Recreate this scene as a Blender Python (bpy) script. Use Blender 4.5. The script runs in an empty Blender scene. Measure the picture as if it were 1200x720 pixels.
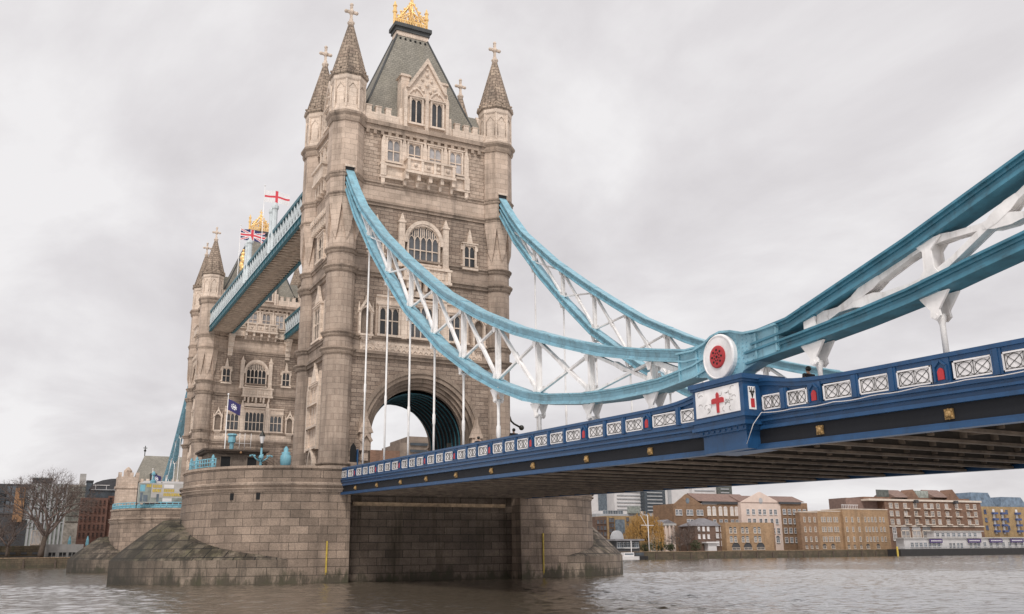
import bpy, math, random
import numpy as np
from math import sin, cos, pi, sqrt, radians, atan2, hypot
from mathutils import Vector, Matrix
random.seed(11)
S = bpy.context.scene
COL = S.collection

# ------------------------------------------------------------------ camera
CAM = Vector((-36.027, -95.048, 2.4215)); YAW, PITCH, ROLL, FPX = 0.4835, 0.2635, -0.0102, 1071.13
FW = Vector((sin(YAW)*cos(PITCH), cos(YAW)*cos(PITCH), sin(PITCH)))
RT0 = Vector((cos(YAW), -sin(YAW), 0)); UP0 = RT0.cross(FW)
RT = RT0*cos(ROLL) + UP0*sin(ROLL); UP = UP0*cos(ROLL) - RT0*sin(ROLL)
cd = bpy.data.cameras.new('camera'); cam = bpy.data.objects.new('camera', cd); COL.objects.link(cam)
cam.matrix_world = Matrix(((RT.x, UP.x, -FW.x, CAM.x), (RT.y, UP.y, -FW.y, CAM.y), (RT.z, UP.z, -FW.z, CAM.z), (0, 0, 0, 1)))
cd.sensor_width = 36; cd.lens = FPX/1200*36; cd.clip_end = 6000; cd.clip_start = 0.2
S.camera = cam

# ------------------------------------------------------------------ sky and sun (overcast)
SUN_EL, SUN_AZ = radians(50), radians(212)          # azimuth clockwise from +Y: behind the camera
W = bpy.data.worlds.new('World'); S.world = W; W.use_nodes = True
nt = W.node_tree; nt.nodes.clear()
def nn(t, typ, **kw):
    n = t.nodes.new(typ)
    for k, v in kw.items(): setattr(n, k, v)
    return n
out = nn(nt, 'ShaderNodeOutputWorld'); bg = nn(nt, 'ShaderNodeBackground'); bg.inputs[1].default_value = 0.1
sky = nn(nt, 'ShaderNodeTexSky', sky_type='NISHITA', sun_disc=False, sun_elevation=SUN_EL, sun_rotation=SUN_AZ)
tc = nn(nt, 'ShaderNodeTexCoord'); sep = nn(nt, 'ShaderNodeSeparateXYZ'); nt.links.new(tc.outputs['Generated'], sep.inputs[0])
def wm(op, a, b=None):
    n = nn(nt, 'ShaderNodeMath', operation=op)
    for i, v in enumerate((a, b)):
        if v is None: continue
        if isinstance(v, (int, float)): n.inputs[i].default_value = v
        else: nt.links.new(v, n.inputs[i])
    return n.outputs[0]
den = wm('ADD', wm('MAXIMUM', sep.outputs[2], 0.0), 0.22)
cmb = nn(nt, 'ShaderNodeCombineXYZ'); nt.links.new(wm('DIVIDE', sep.outputs[0], den), cmb.inputs[0]); nt.links.new(wm('DIVIDE', sep.outputs[1], den), cmb.inputs[1])
n1 = nn(nt, 'ShaderNodeTexNoise'); n1.inputs['Scale'].default_value = 1.75; n1.inputs['Detail'].default_value = 8; n1.inputs['Roughness'].default_value = 0.56; n1.inputs['Distortion'].default_value = 0.35
mp = nn(nt, 'ShaderNodeMapping'); mp.inputs['Location'].default_value = (3.3, 1.7, 0); mp.inputs['Scale'].default_value = (1.0, 0.75, 1)
nt.links.new(cmb.outputs[0], mp.inputs[0]); nt.links.new(mp.outputs[0], n1.inputs['Vector'])
cr = nn(nt, 'ShaderNodeValToRGB'); e = cr.color_ramp.elements
e[0].position = 0.33; e[0].color = (0.675, 0.645, 0.658, 1); e[1].position = 0.62; e[1].color = (0.90, 0.88, 0.885, 1)
m_ = e.new(0.48); m_.color = (0.775, 0.748, 0.76, 1)
nt.links.new(n1.outputs[0], cr.inputs[0])
sc_ = nn(nt, 'ShaderNodeVectorMath', operation='SCALE'); sc_.inputs['Scale'].default_value = 10.0; nt.links.new(cr.outputs[0], sc_.inputs[0])
mx = nn(nt, 'ShaderNodeMix', data_type='RGBA'); mx.inputs[0].default_value = 0.96
nt.links.new(sky.outputs[0], mx.inputs[6]); nt.links.new(sc_.outputs[0], mx.inputs[7])
nt.links.new(mx.outputs[2], bg.inputs[0]); nt.links.new(bg.outputs[0], out.inputs[0])
sl = bpy.data.lights.new('sun', 'SUN'); sl.energy = 2.2; sl.angle = radians(12); sl.color = (1, 0.965, 0.92)
so = bpy.data.objects.new('sun', sl); COL.objects.link(so)
sd = Vector((sin(SUN_AZ)*cos(SUN_EL), cos(SUN_AZ)*cos(SUN_EL), sin(SUN_EL)))
so.rotation_euler = sd.to_track_quat('Z', 'Y').to_euler(); so.location = (0, 0, 200)
vs = S.view_settings; vs.view_transform = 'Standard'; vs.look = 'None'; vs.gamma = 1; vs.exposure = 0; vs.use_curve_mapping = False
S.render.engine = 'CYCLES'; S.cycles.use_denoising = True
S.cycles.max_bounces = 6; S.cycles.diffuse_bounces = 3; S.cycles.glossy_bounces = 3

# ------------------------------------------------------------------ materials
def mat_new(name):
    m = bpy.data.materials.new(name); m.use_nodes = True
    t = m.node_tree; return m, t, t.nodes['Principled BSDF']
def lk(t, a, b): t.links.new(a, b)
def noise(t, scale, detail=4, rough=0.55, vec=None, stretch=None, dist=0.0):
    n = nn(t, 'ShaderNodeTexNoise'); n.inputs['Scale'].default_value = scale; n.inputs['Detail'].default_value = detail
    n.inputs['Roughness'].default_value = rough; n.inputs['Distortion'].default_value = dist
    if vec is None: vec = nn(t, 'ShaderNodeNewGeometry').outputs['Position']
    if stretch:
        m = nn(t, 'ShaderNodeMapping'); m.inputs['Scale'].default_value = stretch; lk(t, vec, m.inputs[0]); vec = m.outputs[0]
    lk(t, vec, n.inputs['Vector']); return n.outputs[0]
def ramp(t, fac, stops):
    r = nn(t, 'ShaderNodeValToRGB'); el = r.color_ramp.elements
    for i, (p, c) in enumerate(stops):
        x = el[i] if i < 2 else el.new(p)
        x.position = p; x.color = (c, c, c, 1) if isinstance(c, (int, float)) else (*c, 1)
    lk(t, fac, r.inputs[0]); return r.outputs[0]
def mix(t, fac, a, b, mode='MIX'):
    n = nn(t, 'ShaderNodeMix', data_type='RGBA', blend_type=mode)
    for i, v in ((0, fac), (6, a), (7, b)):
        if isinstance(v, (int, float)): n.inputs[i].default_value = v
        elif isinstance(v, tuple): n.inputs[i].default_value = (*v, 1)
        else: lk(t, v, n.inputs[i])
    return n.outputs[2]
def mth(t, op, a, b=0.0):
    n = nn(t, 'ShaderNodeMath', operation=op)
    for i, v in enumerate((a, b)):
        if isinstance(v, (int, float)): n.inputs[i].default_value = v
        else: lk(t, v, n.inputs[i])
    return n.outputs[0]
def bump(t, b, h, strength, dist, prev=None):
    n = nn(t, 'ShaderNodeBump'); n.inputs['Strength'].default_value = strength; n.inputs['Distance'].default_value = dist
    lk(t, h, n.inputs['Height'])
    if prev: lk(t, prev, n.inputs['Normal'])
    lk(t, n.outputs[0], b.inputs['Normal']); return n.outputs[0]

def stone(name, c1, c2, mortar, bw, bh, ms=0.02, bd=0.03, stain=(0.06, 0.045, 0.035), amt=0.5, algae=False, rough=0.85, patch=0.3, grain=0.35):
    m, t, b = mat_new(name)
    uv = nn(t, 'ShaderNodeTexCoord').outputs['UV']
    br = nn(t, 'ShaderNodeTexBrick'); br.offset = 0.5
    for k, v in (('Color1', (*c1, 1)), ('Color2', (*c2, 1)), ('Mortar', (*mortar, 1)), ('Scale', 1.0), ('Mortar Size', ms), ('Mortar Smooth', 0.3), ('Bias', 0.0), ('Brick Width', bw), ('Row Height', bh)):
        br.inputs[k].default_value = v
    lk(t, uv, br.inputs[0])
    c = br.outputs['Color']
    c = mix(t, 1.0, c, ramp(t, noise(t, 0.35, 5, 0.6), [(0.3, 1-patch), (0.7, 1+patch*0.7)]), 'MULTIPLY')
    c = mix(t, 1.0, c, ramp(t, noise(t, 9, 5, 0.7), [(0.3, 1-grain), (0.7, 1+grain*0.6)]), 'MULTIPLY')
    st = ramp(t, noise(t, 1.0, 6, 0.65, stretch=(0.9, 0.9, 0.09)), [(0.52, 0.0), (0.72, amt)])
    c = mix(t, st, c, stain)
    if algae:
        z = nn(t, 'ShaderNodeSeparateXYZ'); lk(t, nn(t, 'ShaderNodeNewGeometry').outputs['Position'], z.inputs[0])
        zz = mth(t, 'ADD', z.outputs[2], mth(t, 'MULTIPLY', mth(t, 'SUBTRACT', noise(t, 0.7, 5, 0.7, stretch=(1, 1, 0.35)), 0.5), 6.0))
        c = mix(t, ramp(t, zz, [(0.2, 0.92), (1.0, 0.0)]), c, (0.055, 0.045, 0.030))
        g = mth(t, 'MULTIPLY', ramp(t, zz, [(0.0, 0.4), (1.0, 0.0)]), ramp(t, noise(t, 0.9, 4), [(0.45, 0.0), (0.6, 1.0)]))
        c = mix(t, g, c, (0.06, 0.062, 0.028))
    lk(t, c, b.inputs['Base Color']); b.inputs['Roughness'].default_value = rough
    inv = mth(t, 'SUBTRACT', 1.0, br.outputs['Fac'])
    n = bump(t, b, inv, 0.8, bd)
    bump(t, b, noise(t, 3.5, 8, 0.7), 0.5, bd*2.0, n)
    return m
def paint(name, col, rough=0.45, dirt=0.35, dirtcol=(0.05, 0.035, 0.025), var=0.12):
    m, t, b = mat_new(name)
    c = mix(t, 1.0, col, ramp(t, noise(t, 1.3, 5, 0.6), [(0.3, 1-var*1.6), (0.7, 1+var)]), 'MULTIPLY')
    d = ramp(t, noise(t, 2.2, 7, 0.7, stretch=(1, 1, 0.22)), [(0.52, 0.0), (0.76, dirt)])
    c = mix(t, d, c, dirtcol)
    lk(t, c, b.inputs['Base Color']); b.inputs['Roughness'].default_value = rough
    bump(t, b, noise(t, 14, 4), 0.15, 0.01)
    return m
def plain(name, col, rough=0.7, var=0.25, scale=1.0, metal=0.0):
    m, t, b = mat_new(name)
    c = mix(t, 1.0, col, ramp(t, noise(t, scale, 5, 0.65), [(0.3, 1-var), (0.7, 1+var*0.7)]), 'MULTIPLY')
    lk(t, c, b.inputs['Base Color']); b.inputs['Roughness'].default_value = rough; b.inputs['Metallic'].default_value = metal
    return m
def glass(name, col, rough=0.12, spec=0.5):
    m, t, b = mat_new(name)
    c = mix(t, 1.0, col, ramp(t, noise(t, 0.9, 3), [(0.35, 0.75), (0.65, 1.3)]), 'MULTIPLY')
    c = mix(t, 1.0, c, ramp(t, nn(t, 'ShaderNodeObjectInfo').outputs['Random'], [(0.0, 0.5), (1.0, 1.9)]), 'MULTIPLY')
    lk(t, c, b.inputs['Base Color']); b.inputs['Roughness'].default_value = rough; b.inputs['Specular IOR Level'].default_value = spec
    bump(t, b, noise(t, 1.6, 2), 0.12, 0.05)
    return m

M = {}
M['wall'] = stone('rock_faced_granite', (0.56, 0.44, 0.35), (0.38, 0.285, 0.22), (0.17, 0.125, 0.096), 1.0, 0.43, 0.02, 0.07, amt=0.5)
M['ashlar'] = stone('smooth_ashlar', (0.58, 0.455, 0.365), (0.48, 0.37, 0.292), (0.22, 0.165, 0.128), 1.25, 0.62, 0.012, 0.015, amt=0.5, patch=0.3, grain=0.18)
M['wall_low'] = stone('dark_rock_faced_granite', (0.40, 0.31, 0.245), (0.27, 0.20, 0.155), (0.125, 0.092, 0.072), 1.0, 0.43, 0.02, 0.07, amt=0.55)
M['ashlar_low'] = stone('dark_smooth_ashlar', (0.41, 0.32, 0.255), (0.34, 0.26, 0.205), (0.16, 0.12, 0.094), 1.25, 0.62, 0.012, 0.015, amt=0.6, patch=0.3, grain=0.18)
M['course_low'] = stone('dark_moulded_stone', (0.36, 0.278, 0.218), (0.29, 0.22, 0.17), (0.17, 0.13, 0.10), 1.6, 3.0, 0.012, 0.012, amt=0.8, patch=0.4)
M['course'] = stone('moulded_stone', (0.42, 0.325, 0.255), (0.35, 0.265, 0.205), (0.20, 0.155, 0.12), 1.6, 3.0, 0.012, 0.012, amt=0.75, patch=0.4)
M['trim'] = stone('cream_portland_stone', (0.76, 0.625, 0.515), (0.66, 0.535, 0.435), (0.38, 0.295, 0.23), 0.9, 0.5, 0.010, 0.012, amt=0.35, patch=0.2, grain=0.2)
M['cone'] = stone('weathered_spire_stone', (0.46, 0.36, 0.275), (0.32, 0.24, 0.185), (0.10, 0.078, 0.06), 0.7, 0.45, 0.035, 0.04, stain=(0.05, 0.04, 0.035), amt=0.7)
M['pier'] = stone('pier_granite_blocks', (0.335, 0.252, 0.193), (0.215, 0.16, 0.122), (0.065, 0.049, 0.038), 1.75, 0.72, 0.022, 0.05, amt=0.7, algae=True, patch=0.35)
M['pier_dark'] = stone('stained_granite_blocks', (0.19, 0.145, 0.112), (0.115, 0.086, 0.066), (0.035, 0.028, 0.022), 1.75, 0.72, 0.03, 0.05, stain=(0.03, 0.022, 0.009), amt=0.9, algae=True, patch=0.4)  # darker, heavily streak-stained blocks for the recessed middle wall
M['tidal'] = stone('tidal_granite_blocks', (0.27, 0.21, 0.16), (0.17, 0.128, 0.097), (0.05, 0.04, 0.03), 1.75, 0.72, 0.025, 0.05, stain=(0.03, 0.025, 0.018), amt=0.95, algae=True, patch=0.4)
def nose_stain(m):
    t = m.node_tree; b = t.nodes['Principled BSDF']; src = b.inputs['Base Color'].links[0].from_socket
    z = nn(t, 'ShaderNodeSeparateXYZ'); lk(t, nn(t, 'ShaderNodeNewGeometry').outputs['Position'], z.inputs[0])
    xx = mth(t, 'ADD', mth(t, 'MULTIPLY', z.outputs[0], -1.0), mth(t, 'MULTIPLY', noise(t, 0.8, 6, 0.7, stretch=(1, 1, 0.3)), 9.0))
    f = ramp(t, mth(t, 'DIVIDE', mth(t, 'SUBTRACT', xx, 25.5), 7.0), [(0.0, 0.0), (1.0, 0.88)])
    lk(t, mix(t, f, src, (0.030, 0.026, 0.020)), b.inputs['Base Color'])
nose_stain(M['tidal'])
def slope_stone():
    m = stone('cutwater_granite', (0.27, 0.215, 0.165), (0.17, 0.132, 0.10), (0.03, 0.024, 0.019), 1.9, 1.25, 0.06, 0.05, stain=(0.045, 0.038, 0.03), amt=0.9, patch=0.4)
    t = m.node_tree; b = t.nodes['Principled BSDF']; src = b.inputs['Base Color'].links[0].from_socket
    c = mix(t, ramp(t, noise(t, 0.22, 6, 0.7), [(0.47, 0.0), (0.62, 0.75)]), src, mix(t, 1.0, src, (0.50, 0.56, 0.36), 'MULTIPLY'))
    c = mix(t, ramp(t, noise(t, 0.8, 6, 0.7, stretch=(1, 1, 0.4)), [(0.43, 0.0), (0.56, 0.9)]), c, mix(t, 1.0, c, (0.28, 0.26, 0.24), 'MULTIPLY'))
    lk(t, c, b.inputs['Base Color']); return m
M['slope'] = slope_stone(); nose_stain(M['slope'])
M['slate'] = stone('roof_slate', (0.31, 0.285, 0.24), (0.25, 0.232, 0.195), (0.16, 0.148, 0.125), 0.45, 0.3, 0.02, 0.02, stain=(0.30, 0.27, 0.21), amt=0.35, patch=0.25)
M['lead'] = plain('lead_sheet', (0.06, 0.062, 0.062), 0.6)
M['gold'] = plain('gold_leaf', (1.0, 0.66, 0.27), 0.35, 0.22, 3.0, 0.35)
M['oldgold'] = plain('tarnished_gold', (0.36, 0.225, 0.09), 0.55, 0.5, 6.0, 0.3)
M['glass'] = glass('leaded_glass', (0.050, 0.052, 0.056))
M['glass_pale'] = glass('pale_reflecting_glass', (0.22, 0.21, 0.21), 0.2)
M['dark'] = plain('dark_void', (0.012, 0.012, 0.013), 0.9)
M['sky'] = paint('sky_blue_paint', (0.235, 0.455, 0.55), 0.36, 0.6, (0.07, 0.06, 0.05), 0.16)
M['steel'] = paint('deep_steel_blue', (0.060, 0.205, 0.285), 0.4, 0.55, (0.04, 0.04, 0.04), 0.18)  # darker blue than the long trusses, for the short truss chords
M['teal'] = paint('teal_paint', (0.030, 0.135, 0.170), 0.45, 0.4)
M['rail_blue'] = paint('light_blue_railing_paint', (0.17, 0.38, 0.46), 0.55, 0.5)
M['navy'] = paint('royal_blue_paint', (0.016, 0.070, 0.172), 0.36, 0.45, (0.015, 0.02, 0.03))
M['white'] = paint('white_paint', (0.86, 0.83, 0.81), 0.5, 0.45, (0.25, 0.17, 0.12))
M['panelwhite'] = paint('white_panel_paint', (0.84, 0.81, 0.80), 0.5, 0.2, (0.3, 0.25, 0.22))
M['black'] = paint('black_girder_paint', (0.006, 0.007, 0.011), 0.75, 0.12, (0.05, 0.045, 0.04))
M['iron'] = plain('black_iron', (0.015, 0.014, 0.009), 0.5)
M['red'] = paint('signal_red_paint', (0.46, 0.03, 0.035), 0.45, 0.15)
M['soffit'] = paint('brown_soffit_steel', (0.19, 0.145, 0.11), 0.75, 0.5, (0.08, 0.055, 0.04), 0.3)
M['girder_web'] = plain('shaded_girder_web', (0.06, 0.047, 0.037), 0.85, 0.4)  # near-black colour paints in the shade between the cross girders
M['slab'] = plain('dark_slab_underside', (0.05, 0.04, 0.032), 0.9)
M['road'] = plain('asphalt', (0.05, 0.05, 0.05), 0.9)
M['rust'] = plain('pale_rusty_ledge', (0.24, 0.17, 0.11), 0.9, 0.5, 2.0)
M['yellow'] = plain('yellow_paint', (0.50, 0.36, 0.06), 0.6, 0.3, 3.0)
M['concrete'] = plain('pale_concrete', (0.40, 0.38, 0.36), 0.85, 0.2, 0.5)
M['cabin'] = stone('brown_cabin_stone', (0.25, 0.195, 0.155), (0.22, 0.17, 0.135), (0.15, 0.115, 0.09), 1.0, 0.5, 0.01, 0.01, amt=0.3)
M['bark'] = plain('grey_brown_bark', (0.085, 0.062, 0.048), 0.95, 0.4, 3.0)
M['twig'] = plain('brown_twigs', (0.135, 0.10, 0.085), 0.95, 0.3, 2.0)
M['willow'] = plain('golden_willow_leaves', (0.36, 0.20, 0.055), 0.8, 0.45, 0.8)
M['leaf'] = plain('dark_green_leaves', (0.06, 0.07, 0.03), 0.8, 0.4, 1.0)
def brick(n, a, b_, mo): return stone(n, a, b_, mo, 0.9, 0.35, 0.03, 0.01, amt=0.35, patch=0.2, grain=0.2)
M['bk_brown'] = brick('brown_brick', (0.28, 0.165, 0.095), (0.22, 0.125, 0.07), (0.24, 0.18, 0.13))
M['bk_tan'] = brick('tan_brick', (0.37, 0.23, 0.125), (0.30, 0.18, 0.095), (0.33, 0.25, 0.17))
M['bk_red'] = brick('red_brown_brick', (0.235, 0.13, 0.085), (0.18, 0.095, 0.062), (0.2, 0.14, 0.1))
M['bk_dred'] = brick('dark_red_brick', (0.175, 0.085, 0.062), (0.13, 0.06, 0.045), (0.15, 0.10, 0.08))
M['bk_yel'] = brick('yellow_brick', (0.40, 0.265, 0.125), (0.33, 0.215, 0.10), (0.36, 0.27, 0.17))
M['bk_house'] = brick('sooty_house_brick', (0.16, 0.095, 0.07), (0.12, 0.07, 0.05), (0.15, 0.11, 0.09))
M['pink'] = plain('pink_cream_render', (0.66, 0.53, 0.46), 0.85, 0.1, 0.5)
M['cream'] = plain('cream_render', (0.62, 0.53, 0.45), 0.85, 0.15, 0.5)
M['mottled'] = plain('mottled_grey_facade', (0.34, 0.31, 0.27), 0.85, 0.5, 0.7)
M['tile'] = plain('brown_roof_tile', (0.22, 0.145, 0.12), 0.85, 0.25, 0.8)
M['wslate'] = plain('grey_roof_slate', (0.19, 0.18, 0.19), 0.8, 0.25, 0.8)
M['offwhite'] = plain('white_office_cladding', (0.66, 0.63, 0.62), 0.7, 0.1, 0.3)
M['pontoon'] = plain('weathered_white_panels', (0.47, 0.45, 0.445), 0.75, 0.15, 0.4)
M['quay'] = plain('grey_quay_render', (0.26, 0.25, 0.24), 0.85, 0.2, 0.4)
M['offgrey'] = plain('grey_office_cladding', (0.40, 0.40, 0.41), 0.7, 0.15, 0.3)
M['dglass'] = glass('dark_curtain_glass', (0.07, 0.085, 0.10), 0.2)
M['gglass'] = glass('green_grey_glass', (0.14, 0.15, 0.135), 0.25)
M['bglass'] = plain('blue_roof_glazing', (0.15, 0.205, 0.275), 0.3, 0.5, 0.5)
M['bluepaint'] = plain('blue_balcony_paint', (0.06, 0.09, 0.22), 0.6)
M['darkclad'] = plain('charcoal_cladding', (0.055, 0.055, 0.06), 0.7)
M['orange'] = plain('orange_cladding', (0.33, 0.18, 0.09), 0.8, 0.25, 0.6)
M['purple'] = plain('purple_sign_paint', (0.06, 0.035, 0.12), 0.6)
M['hull'] = plain('black_pontoon', (0.02, 0.018, 0.018), 0.6)
M['wallbank'] = stone('river_wall_stone', (0.12, 0.09, 0.058), (0.085, 0.062, 0.04), (0.04, 0.03, 0.02), 1.5, 0.6, 0.03, 0.03, stain=(0.05, 0.05, 0.025), amt=0.9, algae=True)
M['ground'] = plain('paved_ground', (0.16, 0.145, 0.125), 0.95, 0.3, 0.2)
M['coat'] = plain('dark_coat_cloth', (0.02, 0.02, 0.024), 0.9)
M['skin'] = plain('skin', (0.45, 0.27, 0.19), 0.6, 0.1, 8)
M['flag_w'] = plain('white_flag_cloth', (0.74, 0.72, 0.72), 0.8, 0.08)
M['flag_r'] = plain('red_flag_cloth', (0.62, 0.06, 0.08), 0.8, 0.1)
M['flag_b'] = plain('navy_flag_cloth', (0.035, 0.03, 0.12), 0.8, 0.1)
def lamp_mat():
    m, t, b = mat_new('green_signal_lens'); b.inputs['Base Color'].default_value = (0.05, 0.5, 0.35, 1)
    b.inputs['Emission Color'].default_value = (0.1, 0.9, 0.6, 1); b.inputs['Emission Strength'].default_value = 1.5; return m
M['green'] = lamp_mat()
def water_mat():
    m, t, b = mat_new('river_water')
    c = mix(t, ramp(t, noise(t, 0.03, 3), [(0.3, 0.0), (0.7, 1.0)]), (0.10, 0.080, 0.057), (0.13, 0.105, 0.076))
    lk(t, c, b.inputs['Base Color']); b.inputs['IOR'].default_value = 9.5; b.inputs['Roughness'].default_value = 0.10
    bump(t, b, noise(t, 2.2, 4, 0.6, dist=0.6), 1.0, 0.04)
    return m
M['water'] = water_mat()

# ------------------------------------------------------------------ mesh builder
class MB:
    def __init__(s, T=None): s.v = []; s.f = []; s.uv = []; s.sm = []; s.mi = []; s.T = T
    def pt(s, p):
        s.v.append(tuple(s.T(*p)) if s.T else tuple(p)); return len(s.v)-1
    def face(s, idx, uv=None, smooth=False, mi=0):
        s.f.append(list(idx)); s.sm.append(smooth); s.mi.append(mi)
        if uv is None:
            P = [s.v[i] for i in idx]; nx = ny = nz = 0.0
            for i in range(len(P)):
                a, b = P[i], P[(i+1) % len(P)]
                nx += (a[1]-b[1])*(a[2]+b[2]); ny += (a[2]-b[2])*(a[0]+b[0]); nz += (a[0]-b[0])*(a[1]+b[1])
            L = sqrt(nx*nx+ny*ny+nz*nz) or 1; nx /= L; ny /= L; nz /= L
            h = hypot(nx, ny)
            if h < 0.25: uv = [(p[0], p[1]) for p in P]
            else:
                tx, ty = -ny/h, nx/h; off = round(atan2(ny, nx), 2)*3.7
                uv = [(p[0]*tx+p[1]*ty+off, p[2]/h) for p in P]
        s.uv.append(list(uv))
    def poly(s, pts, uv=None, mi=0): s.face([s.pt(p) for p in pts], uv, False, mi)
    def box(s, a0, a1, b0, b1, c0, c1, mi=0):
        i = [s.pt(p) for p in ((a0, b0, c0), (a1, b0, c0), (a1, b1, c0), (a0, b1, c0), (a0, b0, c1), (a1, b0, c1), (a1, b1, c1), (a0, b1, c1))]
        for q in ((3, 2, 1, 0), (4, 5, 6, 7), (0, 1, 5, 4), (1, 2, 6, 5), (2, 3, 7, 6), (3, 0, 4, 7)): s.face([i[k] for k in q], mi=mi)
    def extr(s, poly, d0, d1, mi=0):            # polygon in (first, third) coordinates, extruded along the second
        n = len(poly); a = [s.pt((p[0], d0, p[1])) for p in poly]; b = [s.pt((p[0], d1, p[1])) for p in poly]
        s.face(a[::-1], mi=mi); s.face(b, mi=mi)
        for i in range(n): s.face((a[i], a[(i+1) % n], b[(i+1) % n], b[i]), mi=mi)
    def prismz(s, poly, z0, z1, mi=0):
        n = len(poly); a = [s.pt((p[0], p[1], z0)) for p in poly]; b = [s.pt((p[0], p[1], z1)) for p in poly]
        s.face(a[::-1], mi=mi); s.face(b, mi=mi)
        for i in range(n): s.face((a[i], a[(i+1) % n], b[(i+1) % n], b[i]), mi=mi)
    def lathe(s, prof, cx, cy, n=8, ph=None, smooth=False, mi=0):
        if ph is None: ph = pi/n
        rings = []
        for r, z in prof:
            rings.append([s.pt((cx+r*cos(ph+2*pi*k/n), cy+r*sin(ph+2*pi*k/n), z)) for k in range(n)])
        for a, b in zip(rings, rings[1:]):
            for k in range(n): s.face((a[k], a[(k+1) % n], b[(k+1) % n], b[k]), smooth=smooth, mi=mi)
        s.face(rings[0][::-1], mi=mi); s.face(rings[-1], mi=mi)
    def tube(s, path, r, n=6, r1=None, smooth=True, mi=0):
        path = [Vector(p) for p in path]; rings = []; m = len(path)
        for i, p in enumerate(path):
            t = (path[min(i+1, m-1)]-path[max(i-1, 0)]).normalized()
            u = t.cross(Vector((0, 0, 1)) if abs(t.z) < 0.9 else Vector((1, 0, 0))).normalized(); w = t.cross(u)
            rr = r if r1 is None else r+(r1-r)*i/(m-1)
            rings.append([s.pt(p+u*(rr*cos(2*pi*k/n))+w*(rr*sin(2*pi*k/n))) for k in range(n)])
        for a, b in zip(rings, rings[1:]):
            for k in range(n): s.face((a[k], a[(k+1) % n], b[(k+1) % n], b[k]), smooth=smooth, mi=mi)
        s.face(rings[0][::-1], mi=mi); s.face(rings[-1], mi=mi)
    def bar(s, p, q, w, h, side=Vector((1, 0, 0)), mi=0):   # w along side, h across
        p = Vector(p); q = Vector(q); t = (q-p).normalized(); sd_ = Vector(side); sd_ = (sd_-t*sd_.dot(t)).normalized(); u = t.cross(sd_)
        i = [s.pt(o+sd_*(w/2*a)+u*(h/2*b)) for o in (p, q) for a, b in ((-1, -1), (1, -1), (1, 1), (-1, 1))]
        for k in ((3, 2, 1, 0), (4, 5, 6, 7), (0, 1, 5, 4), (1, 2, 6, 5), (2, 3, 7, 6), (3, 0, 4, 7)): s.face([i[j] for j in k], mi=mi)
    def ball(s, c, r, n=8, m=6, sz=1.0, mi=0):
        prof = [(max(r*sin(pi*j/m), 0.002), c[2]-r*sz*cos(pi*j/m)) for j in range(m+1)]
        s.lathe(prof, c[0], c[1], n, smooth=True, mi=mi)
    def spandrel(s, x0, x1, zs, h, ztop, d0, d1, kind='pt', n=8):
        w = (x1-x0)/2; cx = (x0+x1)/2
        xs = [x0+(x1-x0)*i/n for i in range(n+1)]
        zz = [zs+arch(abs(x-cx)/w, kind)*h for x in xs]
        for i in range(n):
            a, b = xs[i], xs[i+1]; za, zb = zz[i], zz[i+1]
            s.poly([(a, d1, za), (b, d1, zb), (b, d1, ztop), (a, d1, ztop)])
            s.poly([(a, d0, za), (b, d0, zb), (b, d1, zb), (a, d1, za)])
        s.poly([(x0, d0, ztop), (x1, d0, ztop), (x1, d1, ztop), (x0, d1, ztop)])
    def arch_band(s, cx, zs, ao, bo, ai, bi, d0, d1, kind='ell', n=24):
        for i in range(n):
            q = []
            for k in (i, i+1):
                if kind == 'ell':
                    th = pi*(1-k/n); q.append((cx+ao*cos(th), zs+bo*sin(th), cx+ai*cos(th), zs+bi*sin(th)))
                else:
                    u = -1+2*k/n; q.append((cx+ao*u, zs+bo*arch(abs(u), kind), cx+ai*u, zs+bi*arch(abs(u), kind)))
            (xa, za, ya, wa), (xb, zb, yb, wb) = q
            s.poly([(ya, d1, wa), (yb, d1, wb), (xb, d1, zb), (xa, d1, za)])
            s.poly([(xa, d0, za), (xb, d0, zb), (xb, d1, zb), (xa, d1, za)])
            s.poly([(ya, d0, wa), (yb, d0, wb), (yb, d1, wb), (ya, d1, wa)])
    def build(s, name, mats, parent=None, off=None):
        if not isinstance(mats, (list, tuple)): mats = [mats]
        me = bpy.data.meshes.new(name)
        o_ = off if off is not None else (ROOT_LOC.get(root_of(parent).name, (0, 0, 0)) if parent else (0, 0, 0))
        me.from_pydata([(p[0]-o_[0], p[1]-o_[1], p[2]-o_[2]) for p in s.v], [], s.f)
        ul = me.uv_layers.new(name='UVMap'); flat = [c for u in s.uv for p in u for c in p]
        ul.data.foreach_set('uv', flat)
        me.polygons.foreach_set('use_smooth', s.sm)
        for m in mats: me.materials.append(M[m] if isinstance(m, str) else m)
        if len(mats) > 1: me.polygons.foreach_set('material_index', s.mi)
        o = bpy.data.objects.new(name, me); COL.objects.link(o)
        if parent: o.parent = parent
        return o
def arch(t, kind):
    t = min(t, 1.0)
    if kind == 'ell': return sqrt(1-t*t)
    if kind == 'pt': return max(0.0, 1-t**1.35)**0.62
    return 0.0
ROOT_LOC = {}
def root_of(o):
    while o.parent: o = o.parent
    return o
def thing(name, label, cat, loc, group=None, rz=0.0):
    o = bpy.data.objects.new(name, None); COL.objects.link(o); o.empty_display_size = 0.5
    o.location = loc; o.rotation_euler = (0, 0, rz); o['label'] = label; o['category'] = cat
    if group: o['group'] = group
    ROOT_LOC[o.name] = tuple(loc); return o
def tag(o, label, cat, group=None):
    o['label'] = label; o['category'] = cat
    if group: o['group'] = group
    return o
def struct(o): o['kind'] = 'structure'; return o
def copy_tree(o, parent=None, skip=()):
    c = o.copy(); COL.objects.link(c)
    if parent: c.parent = parent
    for ch in list(o.children):
        if ch.name.split('.')[0] in skip: continue
        copy_tree(ch, c, skip)
    return c
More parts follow.
